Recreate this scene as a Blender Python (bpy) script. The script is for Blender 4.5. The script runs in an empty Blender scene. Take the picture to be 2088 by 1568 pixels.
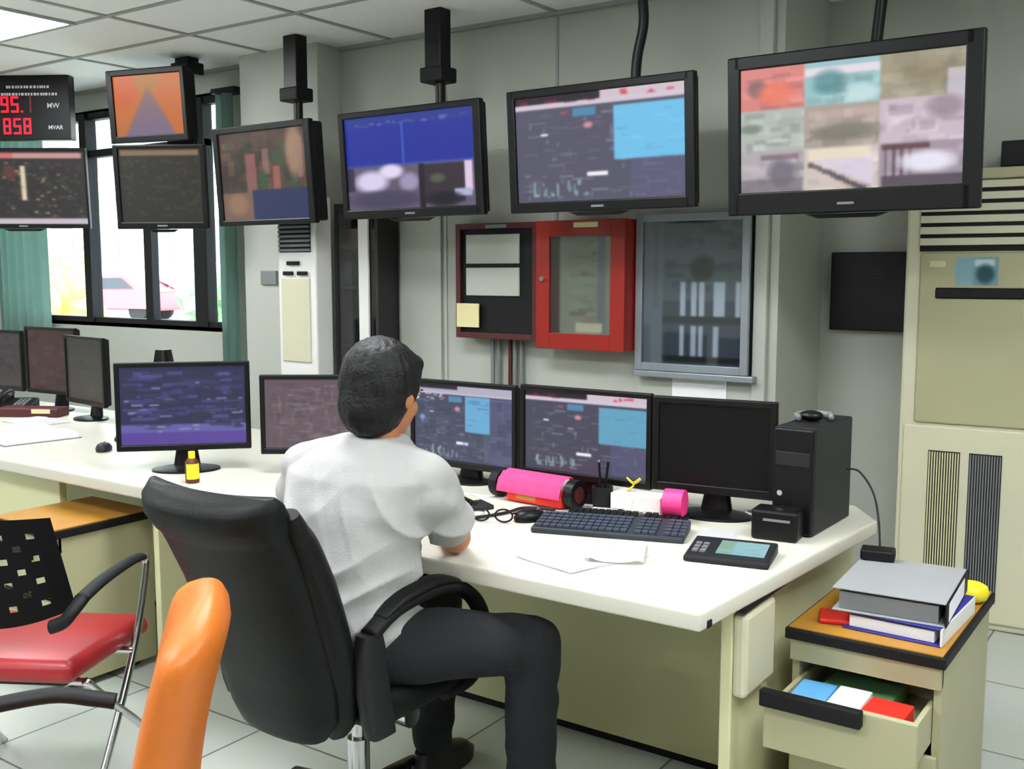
import bpy, bmesh, math, random
import numpy as np
from mathutils import Vector, Matrix, noise, Euler
PI = math.pi
random.seed(7)
SC = bpy.context.scene
COL = SC.collection
# ------------------------------------------------------------------ camera
cam_d = bpy.data.cameras.new('camera'); cam = bpy.data.objects.new('camera', cam_d); COL.objects.link(cam)
SC.camera = cam
F_PX, HOR = 2100.0, 552.0
pitch = math.atan((784 - HOR) / F_PX)
YAW = math.radians(34.852)
cam.location = (0, 0, 1.5)
cam.rotation_euler = (PI / 2 - pitch, 0, YAW)
cam_d.sensor_fit = 'HORIZONTAL'; cam_d.sensor_width = 36; cam_d.lens = 36 * F_PX / 2088
cam_d.clip_start = 0.05; cam_d.clip_end = 200
# ------------------------------------------------------------------ world, sun, exposure
w = bpy.data.worlds.new('sky'); SC.world = w; w.use_nodes = True
nt = w.node_tree
bgn = nt.nodes['Background']
bgn.inputs[0].default_value = (0.82, 0.9, 1.0, 1); bgn.inputs[1].default_value = 7.0
sun_d = bpy.data.lights.new('sun', 'SUN'); sun_d.energy = 8.0; sun_d.angle = math.radians(8); sun_d.color = (1, 0.96, 0.9)
sun = bpy.data.objects.new('sun', sun_d); COL.objects.link(sun)
sun.rotation_euler = (math.radians(42), 0, math.radians(-20))
SC.view_settings.view_transform = 'Standard'
SC.view_settings.look = 'None'
SC.view_settings.exposure = 0.0
SC.view_settings.gamma = 1.0
SC.view_settings.use_curve_mapping = False
PANEL_W = 27.0   # strength of the ceiling light diffusers
H = 2.73         # ceiling height
WY = 4.3         # window wall plane

# ------------------------------------------------------------------ materials
def lin(c):
    out = []
    for v in c[:3]:
        v = v / 255.0
        out.append(v / 12.92 if v <= 0.04045 else ((v + 0.055) / 1.055) ** 2.4)
    return tuple(out) + (1.0,)
def mat(name, rgb, rough=0.5, metal=0.0, emit=0.0, var=0.0, vscale=8.0, bump=0.0, bscale=60.0, spec=0.5, coat=0.0, trans=0.0, ecol=None):
    m = bpy.data.materials.new(name); m.use_nodes = True
    t = m.node_tree; b = t.nodes['Principled BSDF']
    b.inputs['Base Color'].default_value = lin(rgb)
    b.inputs['Roughness'].default_value = rough
    b.inputs['Metallic'].default_value = metal
    b.inputs['Specular IOR Level'].default_value = spec
    b.inputs['Coat Weight'].default_value = coat
    if trans: b.inputs['Transmission Weight'].default_value = trans
    if emit:
        b.inputs['Emission Color'].default_value = lin(ecol or rgb); b.inputs['Emission Strength'].default_value = emit
    tc = t.nodes.new('ShaderNodeTexCoord')
    if var:
        n = t.nodes.new('ShaderNodeTexNoise'); n.inputs['Scale'].default_value = vscale; n.inputs['Detail'].default_value = 4
        t.links.new(tc.outputs['Object'], n.inputs['Vector'])
        r = t.nodes.new('ShaderNodeValToRGB')
        c = lin(rgb)
        r.color_ramp.elements[0].position = 0.3; r.color_ramp.elements[1].position = 0.7
        r.color_ramp.elements[0].color = tuple(max(0, x * (1 - var)) for x in c[:3]) + (1,)
        r.color_ramp.elements[1].color = tuple(min(1, x * (1 + var)) for x in c[:3]) + (1,)
        t.links.new(n.outputs['Fac'], r.inputs['Fac']); t.links.new(r.outputs['Color'], b.inputs['Base Color'])
    if bump:
        n2 = t.nodes.new('ShaderNodeTexNoise'); n2.inputs['Scale'].default_value = bscale; n2.inputs['Detail'].default_value = 3
        t.links.new(tc.outputs['Object'], n2.inputs['Vector'])
        bp = t.nodes.new('ShaderNodeBump'); bp.inputs['Strength'].default_value = bump; bp.inputs['Distance'].default_value = 0.01
        t.links.new(n2.outputs['Fac'], bp.inputs['Height']); t.links.new(bp.outputs['Normal'], b.inputs['Normal'])
    return m
M = {}
M['wall'] = mat('wall_paint', (176, 179, 170), 0.6, var=0.03, vscale=1.5, bump=0.05, bscale=90)
M['ceil'] = mat('ceiling_tile', (232, 232, 230), 0.9, var=0.02, vscale=30, bump=0.15, bscale=200)
M['tbar'] = mat('tee_bar', (150, 152, 150), 0.6)
M['black'] = mat('black_plastic', (9, 9, 11), 0.38, var=0.1, spec=.3)
M['blackm'] = mat('black_matte', (13, 13, 15), 0.6, var=0.1, spec=.3)
M['dgrey'] = mat('dark_grey_plastic', (30, 30, 33), 0.5, var=0.08, spec=.3)
M['grey'] = mat('grey_plastic', (120, 122, 124), 0.5, var=0.05)
M['chrome'] = mat('chrome', (205, 205, 208), 0.18, 1.0)
M['white'] = mat('white_plastic', (226, 226, 222), 0.45, var=0.02)
M['paper'] = mat('paper', (236, 236, 238), 0.85, var=0.02, vscale=20)
M['cream'] = mat('cream_metal', (170, 167, 132), 0.45, var=0.03, vscale=3)
M['cream_l'] = mat('cream_light_metal', (204, 201, 174), 0.45, var=0.03, vscale=3)
M['desk_top'] = mat('white_laminate', (206, 204, 190), 0.35, var=0.015, vscale=3)
M['olive'] = mat('beige_olive_panel', (206, 204, 160), 0.45, var=0.04, vscale=2.5)
M['red'] = mat('red_paint', (146, 24, 10), 0.4, var=0.05)
M['leather'] = mat('black_leather', (14, 16, 16), 0.5, var=0.12, vscale=5, bump=0.12, bscale=160, spec=.22)
M['orange'] = mat('orange_vinyl', (204, 108, 26), 0.45, var=0.08, vscale=6, bump=0.08, bscale=120)
M['redseat'] = mat('red_vinyl', (158, 26, 34), 0.38, var=0.08, vscale=6)
def cloth_mat(name, rgb, tf=0.5):
    m = mat(name, rgb, 0.9, var=0.08, vscale=6); t = m.node_tree; b = t.nodes['Principled BSDF']; o = t.nodes['Material Output']
    tl = t.nodes.new('ShaderNodeBsdfTranslucent'); tl.inputs[0].default_value = lin(rgb); mx = t.nodes.new('ShaderNodeMixShader'); mx.inputs[0].default_value = tf
    t.links.new(b.outputs[0], mx.inputs[1]); t.links.new(tl.outputs[0], mx.inputs[2]); t.links.new(mx.outputs[0], o.inputs['Surface']); return m
M['teal'] = cloth_mat('teal_fabric', (158, 190, 180), .35)
M['wood'] = mat('yellow_wood', (170, 122, 42), 0.4, var=0.14, vscale=9)
M['shirt'] = mat('white_cotton', (172, 172, 170), 0.9, var=0.02, vscale=30, bump=0.2, bscale=260)
M['jeans'] = mat('dark_denim', (15, 18, 24), 0.85, var=0.3, vscale=9, bump=0.3, bscale=240)
M['skin'] = mat('skin', (178, 116, 78), 0.5, var=0.06, vscale=12)
M['hair'] = mat('black_hair', (7, 7, 9), 0.55, var=0.3, vscale=60, bump=0.35, bscale=120, spec=.35)
M['shoe'] = mat('shoe_leather', (26, 24, 24), 0.35)
M['dkframe'] = mat('dark_window_frame', (22, 21, 24), 0.6, spec=.3)
M['pink'] = mat('pink_paper', (255, 98, 170), 0.7, var=0.08, vscale=20)
M['hotpink'] = mat('hot_pink_plastic', (246, 60, 138), 0.5)
M['yellow'] = mat('yellow_plastic', (232, 214, 40), 0.5)
M['brown'] = mat('dark_brown_plastic', (84, 34, 20), 0.5)
M['blue'] = mat('blue_plastic', (44, 46, 150), 0.45)
M['lblue'] = mat('light_blue_card', (100, 176, 232), 0.6)
M['green'] = mat('green_card', (130, 190, 130), 0.6)
M['redc'] = mat('red_card', (222, 40, 26), 0.5)
M['binder'] = mat('grey_binder_board', (150, 152, 154), 0.5, var=0.04)
M['dkcab'] = mat('dark_cabinet', (34, 32, 34), 0.5, var=0.2, vscale=4)
M['maroon'] = mat('maroon_frame', (74, 22, 24), 0.5)
M['notice'] = mat('yellow_note', (222, 212, 160), 0.8)
M['lamp'] = mat('light_diffuser', (250, 252, 255), 0.6, emit=PANEL_W, ecol=(250, 252, 255))
M['silver'] = mat('silver_board', (148, 156, 162), 0.35, 0.4, var=0.05)
M['screenoff'] = mat('screen_off', (14, 14, 15), 0.35, spec=.2)
M['rubber'] = mat('rubber', (30, 30, 32), 0.8)
M['kb'] = mat('keyboard_plastic', (40, 46, 56), .5); M['kbk'] = mat('key_plastic', (62, 70, 84), .5)
M['drawer_in'] = mat('drawer_inside', (70, 70, 60), 0.7)
def glass(name, tint=(255, 255, 255), rough=0.0, mixf=0.12):
    m = bpy.data.materials.new(name); m.use_nodes = True; t = m.node_tree
    for n in list(t.nodes): t.nodes.remove(n)
    o = t.nodes.new('ShaderNodeOutputMaterial'); mx = t.nodes.new('ShaderNodeMixShader')
    tr = t.nodes.new('ShaderNodeBsdfTransparent'); gl = t.nodes.new('ShaderNodeBsdfGlossy')
    tr.inputs[0].default_value = lin(tint); gl.inputs['Roughness'].default_value = 0.05; mx.inputs[0].default_value = mixf
    t.links.new(tr.outputs[0], mx.inputs[1]); t.links.new(gl.outputs[0], mx.inputs[2]); t.links.new(mx.outputs[0], o.inputs[0])
    return m
M['glass'] = glass('clear_glass', (245, 250, 248), mixf=0.06)
M['glass2'] = glass('cover_glass', (236, 240, 240), mixf=0.08)
# emissive screen reading its picture from the mesh's own face colours
def attr_mat(name, strength=1.0, emissive=True, rough=0.3):
    m = bpy.data.materials.new(name); m.use_nodes = True; t = m.node_tree; b = t.nodes['Principled BSDF']
    a = t.nodes.new('ShaderNodeAttribute'); a.attribute_name = 'picture'
    b.inputs['Roughness'].default_value = rough
    if emissive:
        b.inputs['Base Color'].default_value = (0.012, 0.012, 0.014, 1)
        b.inputs['Specular IOR Level'].default_value = 0.25
        t.links.new(a.outputs['Color'], b.inputs['Emission Color']); b.inputs['Emission Strength'].default_value = strength
    else:
        t.links.new(a.outputs['Color'], b.inputs['Base Color'])
    return m
M['screen'] = attr_mat('lit_screen', 1.0)
M['print'] = attr_mat('printed_sheet', emissive=False, rough=0.7)
def tile_mat():
    m = bpy.data.materials.new('floor_tile'); m.use_nodes = True; t = m.node_tree; b = t.nodes['Principled BSDF']
    tc = t.nodes.new('ShaderNodeTexCoord'); mp = t.nodes.new('ShaderNodeMapping'); mp.inputs['Location'].default_value = (0.13, 0.21, 0)
    br = t.nodes.new('ShaderNodeTexBrick'); br.offset = 0; br.squash = 1
    br.inputs['Scale'].default_value = 1.0; br.inputs['Brick Width'].default_value = 0.6; br.inputs['Row Height'].default_value = 0.6
    br.inputs['Mortar Size'].default_value = 0.004; br.inputs['Mortar Smooth'].default_value = 0.1
    br.inputs['Color1'].default_value = lin((192, 198, 190)); br.inputs['Color2'].default_value = lin((187, 194, 187)); br.inputs['Mortar'].default_value = lin((92, 98, 98))
    t.links.new(tc.outputs['Object'], mp.inputs['Vector']); t.links.new(mp.outputs[0], br.inputs['Vector'])
    n = t.nodes.new('ShaderNodeTexNoise'); n.inputs['Scale'].default_value = 5; n.inputs['Detail'].default_value = 5
    t.links.new(tc.outputs['Object'], n.inputs['Vector'])
    mx = t.nodes.new('ShaderNodeMix'); mx.data_type = 'RGBA'; mx.blend_type = 'MULTIPLY'; mx.inputs[0].default_value = 0.12
    t.links.new(br.outputs['Color'], mx.inputs[6]); t.links.new(n.outputs['Color'], mx.inputs[7]); t.links.new(mx.outputs[2], b.inputs['Base Color'])
    b.inputs['Roughness'].default_value = 0.32
    return m
M['floor'] = tile_mat()

# ------------------------------------------------------------------ mesh helpers
def newbm(): return bmesh.new()
def box(bm, lo, hi, bev=0.0, mi=0, seg=2, rot=None):
    lo = Vector(lo); hi = Vector(hi); c = (lo + hi) / 2; s = hi - lo
    r = bmesh.ops.create_cube(bm, size=1.0)
    vs = r['verts']
    for v in vs: v.co = Vector((v.co.x * s.x, v.co.y * s.y, v.co.z * s.z))
    fs = set(f for v in vs for f in v.link_faces)
    if bev:
        es = list(set(e for v in vs for e in v.link_edges))
        rr = bmesh.ops.bevel(bm, geom=es, offset=bev, segments=seg, affect='EDGES', profile=0.5)
        vs = list(set(v for f in rr['faces'] for v in f.verts) | set(v for v in vs if v.is_valid))
        fs = set(f for v in vs for f in v.link_faces)
    if rot is not None:
        for v in vs: v.co = rot @ v.co
    for v in vs: v.co += c
    for f in fs: f.material_index = mi
    return vs
def xf(vs, m):
    for v in vs: v.co = m @ v.co
def cyl(bm, p0, p1, r0, r1=None, n=24, mi=0, caps=True):
    p0 = Vector(p0); p1 = Vector(p1); r1 = r0 if r1 is None else r1
    return tube(bm, [p0, p1], [r0, r1], n, mi, caps)
def tube(bm, pts, rad, n=12, mi=0, caps=True, flat=1.0, closed=False):
    pts = [Vector(p) for p in pts]
    if not hasattr(rad, '__len__'): rad = [rad] * len(pts)
    rings = []; up = None
    for i, p in enumerate(pts):
        if closed: d = (pts[(i + 1) % len(pts)] - pts[i - 1])
        else: d = pts[min(i + 1, len(pts) - 1)] - pts[max(i - 1, 0)]
        d.normalize()
        if up is None:
            up = Vector((0, 0, 1)) if abs(d.z) < 0.9 else Vector((0, 1, 0))
        x = d.cross(up)
        if x.length < 1e-5: x = d.cross(Vector((1, 0, 0)))
        x.normalize(); y = x.cross(d).normalized(); up = y
        rings.append([bm.verts.new(p + x * (rad[i] * math.cos(2 * PI * k / n)) + y * (rad[i] * flat * math.sin(2 * PI * k / n))) for k in range(n)])
    m = len(rings)
    for i in range(m if closed else m - 1):
        a, b = rings[i], rings[(i + 1) % m]
        for k in range(n):
            f = bm.faces.new((a[k], a[(k + 1) % n], b[(k + 1) % n], b[k])); f.material_index = mi
    if caps and not closed:
        f = bm.faces.new(rings[0][::-1]); f.material_index = mi
        f = bm.faces.new(rings[-1]); f.material_index = mi
    return [v for r in rings for v in r]
def spline(pts, n=8):
    P = [Vector(p) for p in pts]; out = []
    for i in range(len(P) - 1):
        p0 = P[max(i - 1, 0)]; p1 = P[i]; p2 = P[i + 1]; p3 = P[min(i + 2, len(P) - 1)]
        for k in range(n):
            t = k / n
            out.append(0.5 * ((2 * p1) + (-p0 + p2) * t + (2 * p0 - 5 * p1 + 4 * p2 - p3) * t * t + (-p0 + 3 * p1 - 3 * p2 + p3) * t ** 3))
    out.append(P[-1]); return out
def loft(bm, rings, mi=0, caps=True):
    R = [[bm.verts.new(Vector(p)) for p in r] for r in rings]; n = len(R[0])
    for a, b in zip(R[:-1], R[1:]):
        for k in range(n):
            f = bm.faces.new((a[k], a[(k + 1) % n], b[(k + 1) % n], b[k])); f.material_index = mi
    if caps:
        f = bm.faces.new(R[0][::-1]); f.material_index = mi
        f = bm.faces.new(R[-1]); f.material_index = mi
    return [v for r in R for v in r]
def sring(c, a, b, ex=2.0, n=32, ax=(1, 0, 0), ay=(0, 1, 0)):
    c = Vector(c); ax = Vector(ax); ay = Vector(ay); o = []
    for k in range(n):
        t = 2 * PI * k / n; cs, sn = math.cos(t), math.sin(t)
        o.append(c + ax * (a * math.copysign(abs(cs) ** (2 / ex), cs)) + ay * (b * math.copysign(abs(sn) ** (2 / ex), sn)))
    return o
def ell(bm, c, r, rot=None, u=24, v=16, mi=0):
    res = bmesh.ops.create_uvsphere(bm, u_segments=u, v_segments=v, radius=1.0)
    for q in res['verts']:
        q.co = Vector((q.co.x * r[0], q.co.y * r[1], q.co.z * r[2]))
        if rot is not None: q.co = rot @ q.co
        q.co += Vector(c)
    for f in set(f for q in res['verts'] for f in q.link_faces): f.material_index = mi
    return res['verts']
def prism(bm, poly, z0, z1, mi=0, bev=0.0):
    a = [bm.verts.new((p[0], p[1], z0)) for p in poly]; b = [bm.verts.new((p[0], p[1], z1)) for p in poly]; n = len(poly)
    fs = [bm.faces.new(a[::-1]), bm.faces.new(b)]
    for k in range(n): fs.append(bm.faces.new((a[k], a[(k + 1) % n], b[(k + 1) % n], b[k])))
    for f in fs: f.material_index = mi
    vs = a + b
    if bev:
        es = list(set(e for f in fs for e in f.edges))
        bmesh.ops.bevel(bm, geom=es, offset=bev, segments=3, affect='EDGES', profile=0.5)
    return vs
def obj(name, bm, mats, parent=None, smooth=False, loc=None, rotz=0.0, ang=None):
    me = bpy.data.meshes.new(name)
    bmesh.ops.recalc_face_normals(bm, faces=bm.faces)
    bm.to_mesh(me); bm.free()
    if not isinstance(mats, (list, tuple)): mats = [mats]
    for m in mats: me.materials.append(M[m] if isinstance(m, str) else m)
    for p in me.polygons: p.use_smooth = smooth
    if smooth and ang: me.set_sharp_from_angle(angle=math.radians(ang))
    o = bpy.data.objects.new(name, me); COL.objects.link(o)
    if parent is not None: o.parent = parent
    if loc is not None: o.location = loc
    o.rotation_euler.z = rotz
    return o
def tag(o, label, cat, group=None, kind=None):
    if label: o['label'] = label
    if cat: o['category'] = cat
    if group: o['group'] = group
    if kind: o['kind'] = kind
    return o
def thing(name, label, cat, loc=(0, 0, 0), rotz=0.0, group=None):
    o = bpy.data.objects.new(name, None); COL.objects.link(o); o.empty_display_size = 0.1
    o.location = loc; o.rotation_euler = (0, 0, rotz)
    return tag(o, label, cat, group)
def struct(name, bm, m, smooth=False):
    o = obj(name, bm, m, smooth=smooth); o['kind'] = 'structure'; return o
def bx(name, lo, hi, m, parent=None, bev=0.003, **k):
    bm = newbm(); box(bm, lo, hi, bev); return obj(name, bm, m, parent, **k)
def remeshed(name, bm, m, voxel, smooth, parent=None, disp=None, it=1):
    me = bpy.data.meshes.new(name + '_raw'); bmesh.ops.recalc_face_normals(bm, faces=bm.faces); bm.to_mesh(me); bm.free()
    o = bpy.data.objects.new(name, me); COL.objects.link(o)
    r = o.modifiers.new('r', 'REMESH'); r.mode = 'VOXEL'; r.voxel_size = voxel
    s = o.modifiers.new('s', 'SMOOTH'); s.factor = 0.5; s.iterations = smooth
    dg = bpy.context.evaluated_depsgraph_get(); dg.update()
    nm = bpy.data.meshes.new_from_object(o.evaluated_get(dg))
    o.modifiers.clear(); o.data = nm; bpy.data.meshes.remove(me); nm.name = name
    if disp:
        nrm = [v.normal.copy() for v in nm.vertices]
        for v, nn in zip(nm.vertices, nrm): v.co = v.co + nn * disp(v.co)
    nm.materials.clear(); nm.materials.append(M[m] if isinstance(m, str) else m)
    for p in nm.polygons: p.use_smooth = True
    if parent is not None: o.parent = parent
    return o
def text_mesh(bm, s, size, M4, depth=0.0015, mi=0, bold=0.0, align='CENTER'):
    cu = bpy.data.curves.new('t', 'FONT'); cu.body = s; cu.size = size; cu.extrude = depth; cu.align_x = align; cu.align_y = 'CENTER'; cu.offset = bold
    to = bpy.data.objects.new('t', cu); COL.objects.link(to)
    dg = bpy.context.evaluated_depsgraph_get(); dg.update()
    me = bpy.data.meshes.new_from_object(to.evaluated_get(dg))
    me.transform(M4)
    n0 = len(bm.faces); bm.from_mesh(me); bm.faces.ensure_lookup_table()
    for f in bm.faces[n0:]: f.material_index = mi
    bpy.data.objects.remove(to); bpy.data.curves.remove(cu); bpy.data.meshes.remove(me)
# ---- pictures for screens / printed sheets
def canvas(w_, h_, c): a = np.zeros((int(h_ * 1.6), int(w_ * 1.6), 3)); a[:] = c; return a
def soft(a, n=1):
    for _ in range(n):
        p = np.pad(a, ((1, 1), (1, 1), (0, 0)), mode='edge')
        a = (p[:-2, 1:-1] + p[2:, 1:-1] + p[1:-1, :-2] + p[1:-1, 2:] + 2 * p[1:-1, 1:-1]) / 6
    return a
def R_(a, x0, y0, x1, y1, c, al=1.0):
    h_, w_ = a.shape[:2]; s = a[int(round(y0 * h_)):max(int(round(y1 * h_)), int(round(y0 * h_)) + 1), int(round(x0 * w_)):max(int(round(x1 * w_)), int(round(x0 * w_)) + 1)]
    s[:] = s * (1 - al) + np.array(c) * al
def blob(a, cx, cy, rx, ry, c, al=1.0):
    h_, w_ = a.shape[:2]; Y, X = np.mgrid[0:h_, 0:w_]; X = (X + .5) / w_; Y = (Y + .5) / h_
    m = np.clip(1.4 - (((X - cx) / rx) ** 2 + ((Y - cy) / ry) ** 2), 0, 1)[..., None] * al
    a[:] = a * (1 - m) + np.array(c) * m
def speck(a, rng, n, box_, cols, sx, sy, al=0.6):
    for _ in range(n if box_[3] > box_[1] else 0):
        x = rng.uniform(box_[0], box_[2]); y = rng.uniform(box_[1], box_[3]); c = cols[rng.integers(len(cols))]
        R_(a, x, y, min(x + rng.uniform(*sx), box_[2]), min(y + rng.uniform(*sy), box_[3]), c, al)
def grid_mesh(name, a, wd, ht, parent, m, y=0.0, z0=0.0, cx=0.0, horizontal=False, mtx=None):
    """flat screen facing -Y (or lying flat facing up); picture held in its face colours"""
    a = soft(a, 2)
    h_, w_ = a.shape[:2]
    xs = np.linspace(-wd / 2, wd / 2, w_ + 1) + cx; zs = np.linspace(ht, 0, h_ + 1) + z0
    vs = []
    for zz in zs:
        for xx in xs: vs.append((xx, zz, y) if horizontal else (xx, y, zz))
    fs = []
    for j in range(h_):
        for i in range(w_):
            q = j * (w_ + 1) + i
            fs.append((q, q + w_ + 1, q + w_ + 2, q + 1))
    me = bpy.data.meshes.new(name); me.from_pydata(vs, [], fs)
    col = me.color_attributes.new('picture', 'FLOAT_COLOR', 'CORNER')
    s = np.clip(a / 255.0, 0, 1); l = np.where(s <= 0.04045, s / 12.92, ((s + 0.055) / 1.055) ** 2.4)
    buf = np.ones((h_ * w_, 4, 4)); buf[:, :, :3] = l.reshape(-1, 1, 3)
    col.data.foreach_set('color', buf.ravel())
    me.materials.append(M[m]); me.update()
    if mtx is not None: me.transform(mtx)
    o = bpy.data.objects.new(name, me); COL.objects.link(o)
    if parent is not None: o.parent = parent
    return o

# ================================================================== SETTING
bm = newbm(); box(bm, (-9.2, -3.6, -0.1), (2.6, 5.0, 0.0)); struct('floor', bm, 'floor')
bm = newbm(); box(bm, (-9.2, -3.6, H), (2.6, 5.0, H + 0.08)); struct('ceiling', bm, 'ceil')
# window wall with its opening, pier end, recess wall
WX0, WX1, WZ0, WZ1 = -7.72, -5.13, 1.14, 2.58
bm = newbm()
box(bm, (-9.2, WY, 0), (WX0, WY + 0.2, H)); box(bm, (WX1, WY, 0), (-1.60, WY + 0.2, H))
box(bm, (WX0, WY, 0), (WX1, WY + 0.2, WZ0)); box(bm, (WX0, WY, WZ1), (WX1, WY + 0.2, H))
box(bm, (-1.80, WY + 0.2, 0), (-1.60, 5.0, H))
struct('wall_back', bm, 'wall')
bm = newbm(); box(bm, (-1.60, 4.87, 0), (2.6, 5.0, H)); struct('wall_recess', bm, 'wall')
bm = newbm(); box(bm, (-9.2, -3.6, 0), (-9.1, WY, H)); struct('wall_left', bm, 'wall')
bm = newbm(); box(bm, (2.5, -3.6, 0), (2.6, 5.0, H)); struct('wall_right', bm, 'wall')
bm = newbm(); box(bm, (-9.2, -3.7, 0), (2.6, -3.6, H)); struct('wall_front', bm, 'wall')
bm = newbm(); box(bm, (-4.78, 4.11, 0), (-4.15, WY, H), 0.004); struct('wall_pillar', bm, 'wall')
# raised wall panels and seams
bm = newbm(); box(bm, (-3.72, WY - 0.02, 0), (-3.44, WY, 1.84), 0.003); box(bm, (-3.425, WY - 0.008, 0), (-3.41, WY, H)); struct('trim_1', bm, 'wall')
bm = newbm(); box(bm, (-2.735, WY - 0.006, 1.7), (-2.72, WY, H)); struct('trim_2', bm, 'tbar')
bm = newbm(); box(bm, (-1.70, WY - 0.03, 0), (-1.64, WY, H), 0.004); struct('trim_3', bm, 'wall')
bm = newbm(); box(bm, (-2.27, WY - 0.012, 0), (-1.70, WY, 1.78), 0.003); struct('trim_4', bm, 'wall')
# ceiling tee bars: the grid of the suspended ceiling
bm = newbm()
for x in (-8.4, -7.5, -6.65, -5.6, -4.56, -3.77, -2.73, -1.9, -1.0, -0.1, 0.8, 1.7): box(bm, (x - 0.013, -3.6, H - 0.007), (x + 0.013, WY, H))
for y in (-3.0, -2.4, -1.8, -1.2, -0.6, 0, 0.6, 1.25, 1.87, 2.49, 3.11, 3.59): box(bm, (-9.1, y - 0.013, H - 0.0075), (2.5, y + 0.013, H))
box(bm, (-9.1, WY - 0.03, H - 0.02), (-1.6, WY, H))
struct('trim_5', bm, 'tbar')
# window: dark frame with four lights, panes, sill
win = bpy.data.objects.new('window_1', None); COL.objects.link(win); win['kind'] = 'structure'; win.location = (WX0, WY, WZ0)
bm = newbm(); o3 = Vector((WX0, WY, WZ0))
def wb(lo, hi): box(bm, Vector(lo) - o3, Vector(hi) - o3, 0.004)
wb((WX0, WY + 0.0, WZ0 - 0.03), (WX1 + 0.03, WY + 0.07, WZ0 + 0.035))
wb((WX0, WY + 0.0, WZ1 - 0.045), (WX1 + 0.03, WY + 0.07, WZ1 + 0.02))
wb((WX0, WY + 0.01, WZ0), (WX0 + 0.05, WY + 0.07, WZ1)); 
wb((-6.66, WY - 0.02, WZ0), (-6.585, WY + 0.07, WZ1)); wb((-6.01, WY + 0.005, WZ0), (-5.93, WY + 0.065, 2.3)); wb((-5.475, WY - 0.01, WZ0), (-5.35, WY + 0.07, WZ1)); wb((WX1 - 0.0, WY + 0.01, WZ0), (WX1 + 0.03, WY + 0.07, WZ1))
wb((-6.66, WY + 0.0, 2.28), (-5.35, WY + 0.06, 2.33))
obj('frame', bm, 'dkframe', win)
for a, b in ((WX0 + 0.05, -6.66), (-6.585, -6.01), (-5.93, -5.475), (-5.35, WX1)):
    bm = newbm(); box(bm, Vector((a, WY + 0.035, WZ0 + 0.03)) - o3, Vector((b, WY + 0.041, WZ1 - 0.04)) - o3); obj('pane', bm, 'glass', win)
# curtains
def curtain(x0, x1, z0, z1, label):
    t = thing('curtain', label, 'curtain', (x0, WY - 0.09, z0))
    n = 60; bm = newbm(); W_ = x1 - x0; pr = []
    for i in range(n + 1):
        u = i / n; pr.append((u * W_, 0.028 * math.sin(u * W_ * 60) + 0.008 * math.sin(u * W_ * 23)))
    for th in (0,):
        A = [bm.verts.new((p[0], p[1], 0)) for p in pr]; B = [bm.verts.new((p[0], p[1] * 0.7, z1 - z0)) for p in pr]
        for i in range(n): bm.faces.new((A[i], A[i + 1], B[i + 1], B[i]))
    r = bmesh.ops.solidify(bm, geom=bm.faces[:], thickness=0.003)
    obj('cloth', bm, 'teal', t, smooth=True)
    bm = newbm(); box(bm, (-0.02, -0.02, z1 - z0), (W_ + 0.02, 0.09, z1 - z0 + 0.03), 0.004); obj('heading', bm, 'dgrey', t)
    return t
curtain(-7.66, -7.02, 0.95, 2.55, 'pale teal curtain gathered at the left side of the window')
curtain(-5.12, -4.95, 0.85, 2.56, 'narrow teal curtain between the window and the white pillar')
# ceiling light panels
for i, (lx, ly, lab) in enumerate([(-5.42, 2.80, 'glowing square-cornered ceiling light panel over the left desk'), (-2.35, 2.18, 'rectangular ceiling light panel out of sight above the console'), (0.35, 2.18, 'rectangular ceiling light panel right of the console'),
        (-5.42, 0.3, 'rectangular ceiling light panel at the left behind the desk row'), (-2.35, 0.3, 'rectangular ceiling light panel behind the seated man'), (0.35, 0.3, 'rectangular ceiling light panel above the camera side'), (-2.35, -2.1, 'rectangular ceiling light panel at the rear of the room'), (-7.9, 0.3, 'rectangular ceiling light panel near the left wall')]):
    t = thing('ceiling_light', lab, 'ceiling light', (lx, ly, H)); t['group'] = 'ceiling light panels'
    bm = newbm()
    for lo, hi in (((-0.61, -0.31, -0.012), (-0.585, 0.31, 0)), ((0.585, -0.31, -0.012), (0.61, 0.31, 0)), ((-0.585, -0.31, -0.012), (0.585, -0.285, 0)), ((-0.585, 0.285, -0.012), (0.585, 0.31, 0))): box(bm, lo, hi)
    obj('frame', bm, 'tbar', t)
    bm = newbm(); box(bm, (-0.585, -0.285, -0.009), (0.585, 0.285, -0.004)); obj('diffuser', bm, 'lamp', t)

# ================================================================== OUTSIDE THE WINDOW
M['facade'] = mat('facade', (232, 232, 228), 0.8, var=0.03); M['asphalt'] = mat('asphalt', (190, 190, 186), 0.9, var=0.05)
M['leafy'] = mat('yellow_leaves', (214, 200, 116), 0.8, var=0.3, vscale=12); M['leafg'] = mat('green_leaves', (126, 168, 120), 0.8, var=0.3, vscale=12)
M['carred'] = mat('car_red', (214, 96, 110), 0.3, coat=0.5); M['carglass'] = mat('car_glass', (60, 66, 74), 0.1)
bm = newbm(); box(bm, (-60, 5.2, -0.15), (10, 40, -0.05)); struct('ground', bm, 'asphalt')
t = thing('building', 'pale overexposed building seen through the window', 'building', (-34, 26, -0.05))
bm = newbm(); box(bm, (-24, 0, 0), (26, 5, 14)); obj('wall', bm, 'facade', t)
for k in range(14):
    for zz in (1.9, 5.6):
        bm = newbm(); box(bm, (-22 + k * 3.3, -0.03, zz), (-20.4 + k * 3.3, 0.03, zz + 1.6)); obj('window', bm, 'grey', t)
for zz in (4.4, 8.1):
    bm = newbm(); box(bm, (-24, -0.25, zz), (26, 0.0, zz + 0.12)); obj('ledge', bm, 'grey', t)
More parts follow.
